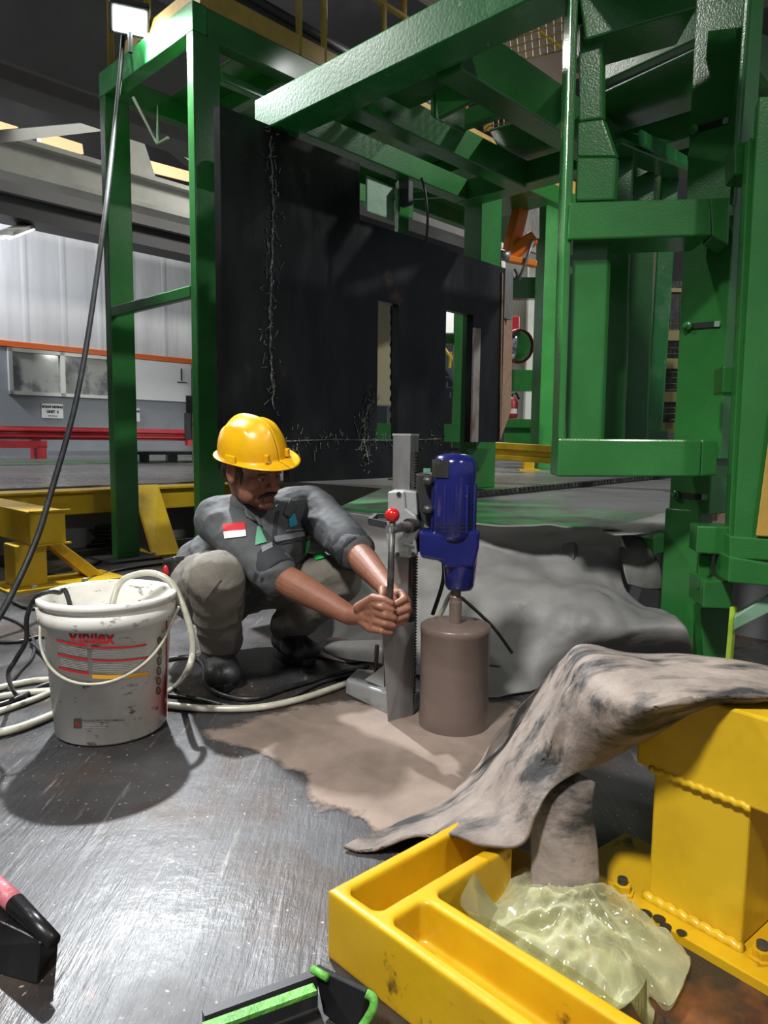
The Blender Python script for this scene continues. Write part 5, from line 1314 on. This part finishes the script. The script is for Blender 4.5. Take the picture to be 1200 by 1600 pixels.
# trunk, hidden limbs
bd.chain([neckb - Z * 0.02, chest, pelv], [0.058, 0.11, 0.125])
bd.cap(neckb - Z * 0.02, 0.04, shR, 0.045); bd.cap(neckb - Z * 0.02, 0.04, shL, 0.045)
bd.chain([shR, elR], [0.055, 0.042]); bd.chain([shL, elL], [0.055, 0.042])
def fore(el, wr):
    m_ = el.lerp(wr, 0.3)
    bd.chain([el, m_, wr], [0.041, 0.043, 0.0265])
fore(elR, wrR); fore(elL, wrL)
bd.chain([hipR, knR, anR], [0.07, 0.052, 0.04]); bd.chain([hipL, knL, anL], [0.07, 0.052, 0.04])
bd.cap(hipR, 0.07, hipL, 0.07)
# hands closing on the lever
lx = at(608, 950, Y=1.747)
def lev(py): return at(609, py, Y=1.747)
def hpt(px, py, Y): return at(px, py, Y=Y)
# right hand: back of hand to the camera, fingers round the front of the lever
palmR = hpt(572, 962, 1.800)
bd.cap(wrR, 0.026, palmR, 0.023)
kR = [hpt(582, 944, 1.772), hpt(586, 957, 1.762), hpt(585, 970, 1.760), hpt(579, 982, 1.766)]
for k in kR: bd.cap(wrR.lerp(palmR, 0.45), 0.017, k, 0.0115)
for a_, b_ in zip(kR[:-1], kR[1:]): bd.cap(a_, 0.011, b_, 0.011)
mid = [hpt(597, 949, 1.733), hpt(602, 962, 1.727), hpt(601, 975, 1.727), hpt(596, 986, 1.732)]
tip = [hpt(613, 953, 1.737), hpt(616, 966, 1.733), hpt(615, 978, 1.733), hpt(611, 988, 1.737)]
for k, m1, t_, r_ in zip(kR, mid, tip, (0.0096, 0.0098, 0.0094, 0.0084)): bd.chain([k, m1, t_], [r_ * 1.1, r_, r_ * 0.84])
bd.chain([hpt(560, 950, 1.80), hpt(583, 934, 1.768), hpt(600, 937, 1.742), hpt(612, 942, 1.737)], [0.015, 0.0115, 0.0098, 0.0082])
# left hand: behind and right of the lever, fingers coming back towards the camera
palmL = hpt(624, 940, 1.815)
bd.cap(wrL, 0.026, palmL, 0.022)
kL = [hpt(627, 927, 1.795), hpt(635, 938, 1.797), hpt(637, 951, 1.797), hpt(633, 963, 1.80)]
for k in kL: bd.cap(wrL.lerp(palmL, 0.5), 0.017, k, 0.0115)
for a_, b_ in zip(kL[:-1], kL[1:]): bd.cap(a_, 0.011, b_, 0.011)
midL = [hpt(632, 936, 1.768), hpt(637, 950, 1.765), hpt(635, 962, 1.766), hpt(630, 972, 1.770)]
tipL = [hpt(619, 943, 1.757), hpt(621, 956, 1.755), hpt(620, 968, 1.757), hpt(617, 977, 1.762)]
for k, m1, t_, r_ in zip(kL, midL, tipL, (0.0096, 0.0098, 0.0094, 0.0084)): bd.chain([k, m1, t_], [r_ * 1.1, r_, r_ * 0.84])
bd.chain([hpt(607, 926, 1.85), hpt(598, 922, 1.80), hpt(598, 930, 1.775)], [0.014, 0.0125, 0.0095])
body = remeshed('b', bd, 0.0030, 3, 'skin', None)
BODY = body.build('body', 'skin', man, smooth=True)
for sy in (-1, 1):
    MB().ball(hd(0.0735, 0.029 * sy, -0.005), 0.0110, 12).build('eye', 'eye', man, smooth=True)
    MB().ball(hd(0.0825, 0.028 * sy, -0.0095), 0.0048, 10).build('pupil', 'hair', man, smooth=True)
    MB().ball(hd(0.0748, 0.029 * sy, -0.0012), 0.0118, 12).build('upper_lid', 'skin', man, smooth=True)
    mb = Prims(); mb.chain([hd(0.0835, 0.020 * sy, 0.001), hd(0.0865, 0.031 * sy, 0.0035), hd(0.080, 0.043 * sy, 0.0)], [0.004, 0.0055, 0.004])
    mb.build('eyelid', 'skin', man, smooth=True)
    mb = Prims(); mb.chain([hd(0.096, 0.016 * sy, 0.020), hd(0.093, 0.032 * sy, 0.026), hd(0.083, 0.048 * sy, 0.021)], [0.0035, 0.0045, 0.003])
    mb.build('eyebrow', 'hair', man, smooth=True)
mb = Prims()
for sy in (-1, 1): mb.chain([hd(0.100, 0.003 * sy, -0.053), hd(0.0955, 0.018 * sy, -0.056), hd(0.086, 0.030 * sy, -0.064), hd(0.080, 0.034 * sy, -0.072)], [0.0052, 0.0058, 0.004, 0.0025])
mb.build('moustache', 'hair', man, smooth=True)
mb = Prims(); mb.cap(hd(0.093, -0.015, -0.0665), 0.0045, hd(0.093, 0.015, -0.0665), 0.0045); mb.cap(hd(0.091, -0.012, -0.0765), 0.0055, hd(0.091, 0.012, -0.0765), 0.0055)
mb.build('lips', 'lip', man, smooth=True)
hp_ = Prims()
hell(hp_, (-0.030, 0, 0.022), (0.083, 0.0805, 0.080))
hell(hp_, (-0.055, 0, -0.03), (0.050, 0.066, 0.06))
for sy in (-1, 1):
    hp_.chain([hd(0.018, 0.066 * sy, 0.02), hd(0.024, 0.0605 * sy, -0.02), hd(0.022, 0.0575 * sy, -0.045)], [0.012, 0.007, 0.005])
remeshed('h', hp_, 0.004, 2, 'hair', None).build('hair', 'hair', man, smooth=True)

# helmet, its own tilt on the head
h2 = radians(-9)
GX = (hf * cos(h2) + Z * sin(h2)).normalized(); GY = Z.cross(GX).normalized(); GZ = GX.cross(GY).normalized()
rl_ = Matrix.Rotation(radians(13), 3, GX); GY = rl_ @ GY; GZ = rl_ @ GZ
def gd(x, y, z): return HC + HZ * 0.036 + (GX * x + GY * y + GZ * z) * 0.90
# shell
def helm(name='helmet'):
    rows = []; NT = 96; NP = 34
    for j in range(NP + 1):
        r = []
        for i in range(NT + 1):
            th = 2 * pi * i / NT; c_, s_ = cos(th), sin(th)
            if j <= 6:      # brim, outer edge to shell
                f = j / 6
                peak = max(0, c_) ** 2.2 * 0.042
                ex = (1 - f) * (0.017 + peak); dz = -(1 - f) * (0.004 + 0.010 * max(0, c_) ** 2 - 0.004 * abs(s_)) 
                x = (0.131 + ex) * c_; y = (0.106 + ex * 0.9) * s_; z = dz
            else:
                ph = (j - 6) / (NP - 6) * pi / 2
                k = cos(ph) ** 0.82
                x = 0.131 * c_ * k; y = 0.106 * s_ * k; z = 0.124 * sin(ph) ** 0.92
                d = 0
                ridge = math.exp(-(y / 0.021) ** 2) * max(0, min(1, (z - 0.05) / 0.04)) * 0.013
                side = math.exp(-((abs(y) - 0.062 - 0.10 * max(0, x) ** 1.0) / 0.010) ** 2) * max(0, min(1, (z - 0.045) / 0.03)) * (1 if x < 0.05 else max(0, 1 - (x - 0.05) / 0.02)) * 0.006
                z += ridge + side
            r.append(gd(-0.006 + x, y, z))
        rows.append(r)
    return MB().grid(rows).build(name, 'helmet', man, smooth=True, solid=0.003)
HEL = helm()
for sy in (-1, 1):
    for xo in (0.01,):
        c_ = gd(xo, 0.109 * sy, 0.012)
        MB().beam(c_ - GX * 0.022 , c_ + GX * 0.022, 0.010, 0.022).build('accessory_slot', 'helmet', HEL, bevel=0.003)
    c_ = gd(0.118, 0.045 * sy, 0.018); MB().beam(c_ - GZ * 0.012, c_ + GZ * 0.012, 0.012, 0.02).build('front_lug', 'helmet', HEL, bevel=0.003)
MB().beam(gd(-0.142, 0, 0.006), gd(-0.142, 0, 0.02), 0.012, 0.04).build('rear_lug', 'helmet', HEL, bevel=0.003)

# shirt
sh = Prims()
lean = (neckb - pelv).normalized()
hipc = pelv + Z * 0.03
sh.chain([neckb - Z * 0.045, chest, pelv.lerp(chest, 0.35), hipc], [0.082, 0.128, 0.140, 0.140])
rightv = (shR - shL).normalized()
sh.cap(chest + rightv * 0.055, 0.108, pelv + rightv * 0.03 + Z * 0.06, 0.12)
sh.cap(chest - rightv * 0.055, 0.108, pelv - rightv * 0.03 + Z * 0.06, 0.12)
sh.chain([neckb - Z * 0.028, shR.lerp(neckb, 0.35), shR], [0.064, 0.068, 0.070]); sh.chain([neckb - Z * 0.028, shL.lerp(neckb, 0.35), shL], [0.064, 0.068, 0.070])
cuffR = shR.lerp(elR, 0.98); cuffL = shL.lerp(elL, 0.97)
sh.chain([shR, shR.lerp(elR, 0.5), cuffR], [0.070, 0.069, 0.061]); sh.chain([shL, shL.lerp(elL, 0.5), cuffL], [0.068, 0.066, 0.059])
def folds(mb, amp, fr, seed, amp2=0.0012):
    for i, p in enumerate(mb.v):
        c = V((p.x * fr + seed, p.y * fr, p.z * fr * 1.3))
        d = (1 - 2 * abs(mnoise.noise(c))) * amp + mnoise.noise(p * 45) * amp2
        mb.v[i] = p + (mnoise.noise_vector(c * 0.7) * 0.4 + NRM[i] * 1.0) * d
    return mb
def vnormals(mb):
    nr = [V((0, 0, 0)) for _ in mb.v]
    for f in mb.f:
        a_, b_, c_ = mb.v[f[0]], mb.v[f[1]], mb.v[f[2]]
        n_ = (b_ - a_).cross(c_ - a_)
        for k in f: nr[k] += n_
    return [n_.normalized() for n_ in nr]
def cloth(name, prims, voxel, smooth, matn, amp, fr, seed, clip=None):
    global NRM
    mb = remeshed('c', prims, voxel, smooth, matn, None)
    NRM = vnormals(mb); folds(mb, amp, fr, seed)
    if clip:
        for i, p in enumerate(mb.v): mb.v[i] = clip(p)
    return mb, mb.build(name, matn, man, smooth=True)
SHM, SHIRT = cloth('shirt', sh, 0.005, 4, 'shirt', 0.006, 11, 2.0)
for nm, a_, b_, r0, r1 in (('sleeve_cuff', shR, elR, 0.066, 0.064), ('sleeve_cuff', shL, elL, 0.063, 0.061)):
    d_ = (b_ - a_).normalized(); c0_ = a_.lerp(b_, 0.80)
    prof = [(r0 - .006, 0), (r0, 0.006), (r0 + .001, 0.03), (r1, 0.075), (r1 - .004, 0.082), (r1 - .012, 0.078), (r1 - .02, 0.06)]
    MB().lathe(c0_, prof, 36, d_, close=False).build(nm, 'shirt_dark', SHIRT, smooth=True)
# trousers
tr = Prims()
tr.cap(hipR, 0.115, hipL, 0.115); tr.cap(pelv - Z * 0.02, 0.13, pelv + Z * 0.03, 0.125)
tr.chain([hipR, hipR.lerp(knR, 0.5), knR], [0.108, 0.096, 0.078])
tr.chain([knR, knR.lerp(anR, 0.35), anR.lerp(knR, 0.12)], [0.078, 0.074, 0.062])
tr.chain([hipL, hipL.lerp(knL, 0.5), knL], [0.106, 0.094, 0.072])
tr.chain([knL, knL.lerp(anL, 0.35), anL.lerp(knL, 0.12)], [0.072, 0.070, 0.060])
for k_, a_ in ((knR, anR), (knL, anL)):
    e_ = a_ + Z * 0.0
    tr.cap(k_.lerp(a_, 0.75), 0.064, e_ + Z * 0.012, 0.063)
def lift(p): return V((p.x, p.y, max(p.z, 0.03)))
TRM, TROU = cloth('trousers', tr, 0.005, 4, 'trousers', 0.0075, 12, 6.0, lift)
# shoes
def shoe(an, toe_px, toeY):
    toe = at(*toe_px, Y=toeY); toe.z = 0.0
    heel = V((an.x, an.y, 0)); d_ = (toe - heel); d_.z = 0; L = d_.length; d_.normalize()
    sdv = V((-d_.y, d_.x, 0))
    p = Prims()
    h0 = heel - d_ * 0.05
    p.cap(h0 + Z * 0.045, 0.043, h0 + d_ * 0.10 + Z * 0.05, 0.047)
    p.cap(heel + Z * 0.06, 0.045, heel + Z * 0.10, 0.048)
    for s_ in (-1, 1):
        p.cap(h0 + d_ * 0.10 + sdv * 0.012 * s_ + Z * 0.044, 0.042, toe - d_ * 0.05 + sdv * 0.020 * s_ + Z * 0.038, 0.037)
    p.cap(h0 + d_ * 0.06 + Z * 0.075, 0.035, toe - d_ * 0.07 + Z * 0.04, 0.034)
    mb = remeshed('s', p, 0.004, 3, 'shoe', None)
    mb.v = [V((q.x, q.y, max(q.z, 0.014))) for q in mb.v]
    so = mb.build('shoe', 'shoe', man, smooth=True)
    sole = MB(); K = 28; base = []
    for i in range(K):
        t = 2 * pi * i / K; f = 0.5 + 0.5 * cos(t)
        wv = 0.043 + 0.014 * f
        base.append(h0 - d_ * 0.038 + d_ * ((L + 0.088) * f) + sdv * wv * sin(t) * (0.75 + 0.35 * abs(sin(t))))
    sole.prism([V((q.x, q.y, 0.001)) for q in base], Z * 0.024).build('sole', 'black_rubber', so, bevel=0.004)
shoe(anR, (350, 1072), 2.035)
shoe(anL, (486, 1056), 2.29)

# details laid on the cloth by casting onto its surface
from mathutils.bvhtree import BVHTree
def bvh(mb): return BVHTree.FromPolygons([tuple(p) for p in mb.v], mb.f)
SB = bvh(SHM); TB = bvh(TRM)
def decal(name, q, matn, parent, tree, off=0.0025, n_=8):
    tl, tr_, br_, bl_ = [V((*p, 0)) for p in q]
    rows = []; last = None
    for j in range(n_ + 1):
        r = []
        for i in range(n_ + 1):
            p = tl.lerp(tr_, i / n_).lerp(bl_.lerp(br_, i / n_), j / n_)
            d = (at(p.x, p.y, Y=1.0) - CAM).normalized()
            h = tree.ray_cast(CAM, d)
            if h[0] is None: pt = last if last is not None else CAM + d * 2.2
            else:
                n0_ = h[1] if h[1].dot(d) < 0 else -h[1]
                pt = h[0] + n0_ * off
            last = pt; r.append(pt)
        rows.append(r)
    return MB().grid(rows).build(name, matn, parent, smooth=True)
decal('flag_red_band', [(349, 820), (382, 817), (384, 829), (350, 831)], 'flag_red', SHIRT, SB, 0.004)
decal('flag_white_band', [(350, 831), (384, 829), (385, 839), (352, 842)], 'flag_white', SHIRT, SB, 0.004)
decal('green_badge', [(401, 824), (405, 824), (416, 848), (399, 853)], 'badge_green', SHIRT, SB, 0.004)
decal('blue_badge', [(449, 805), (460, 802), (464, 820), (452, 825)], 'badge_blue', SHIRT, SB, 0.004)
decal('small_print', [(446, 829), (474, 826), (474, 828), (446, 831)], 'reflective', SHIRT, SB, 0.004)
decal('reflective_tape', [(428, 838), (476, 830), (476, 838), (428, 847)], 'reflective', SHIRT, SB, 0.004)
decal('reflective_tape', [(408, 855), (424, 848), (426, 856), (410, 864)], 'reflective', SHIRT, SB, 0.004)
decal('pocket_edge', [(427, 850), (476, 842), (476, 844), (427, 852)], 'shirt_dark', SHIRT, SB, 0.003)
decal('pocket_edge', [(472, 826), (475, 826), (476, 865), (473, 866)], 'shirt_dark', SHIRT, SB, 0.003)
decal('placket', [(430, 800), (437, 798), (428, 852), (422, 853)], 'shirt_dark', SHIRT, SB, 0.003)
decal('green_vest_edge', [(477, 846), (483, 844), (482, 856), (475, 868)], 'vest_green', SHIRT, SB, 0.004)
decal('green_vest_hem', [(488, 869), (508, 858), (511, 873), (495, 876)], 'vest_green', TROU, TB, 0.006)
# collar
for q in ([(376, 782), (402, 800), (410, 824), (384, 808)], [(441, 803), (453, 781), (464, 792), (451, 810)]):
    o = decal('collar', q, 'shirt', SHIRT, SB, 0.007)
    md = o.modifiers.new('thickness', 'SOLIDIFY'); md.thickness = 0.006
nb = neckb + Z * 0.012
MB().lathe(nb - HZ * 0.02, [(0.070, 0), (0.076, 0.02), (0.070, 0.042), (0.064, 0.040), (0.066, 0.0)], 30, (HC - neckb).normalized(), close=False).build('collar_band', 'shirt', SHIRT, smooth=True)
# knee patch seam and belt pouch
decal('knee_patch', [(300, 890), (332, 876), (345, 905), (318, 940)], 'trousers', TROU, TB, 0.005)
po = MB().beam(at(270, 905, Y=2.36), at(290, 900, Y=2.30), 0.07, 0.14)
PO = po.build('belt_pouch', 'black_rubber', man, bevel=0.012)
MB().ball(at(259, 893, Y=2.27), 0.016, 12, (0.6, 0.6, 1.3)).build('red_buckle', 'red_knob', PO, smooth=True)
#@@END
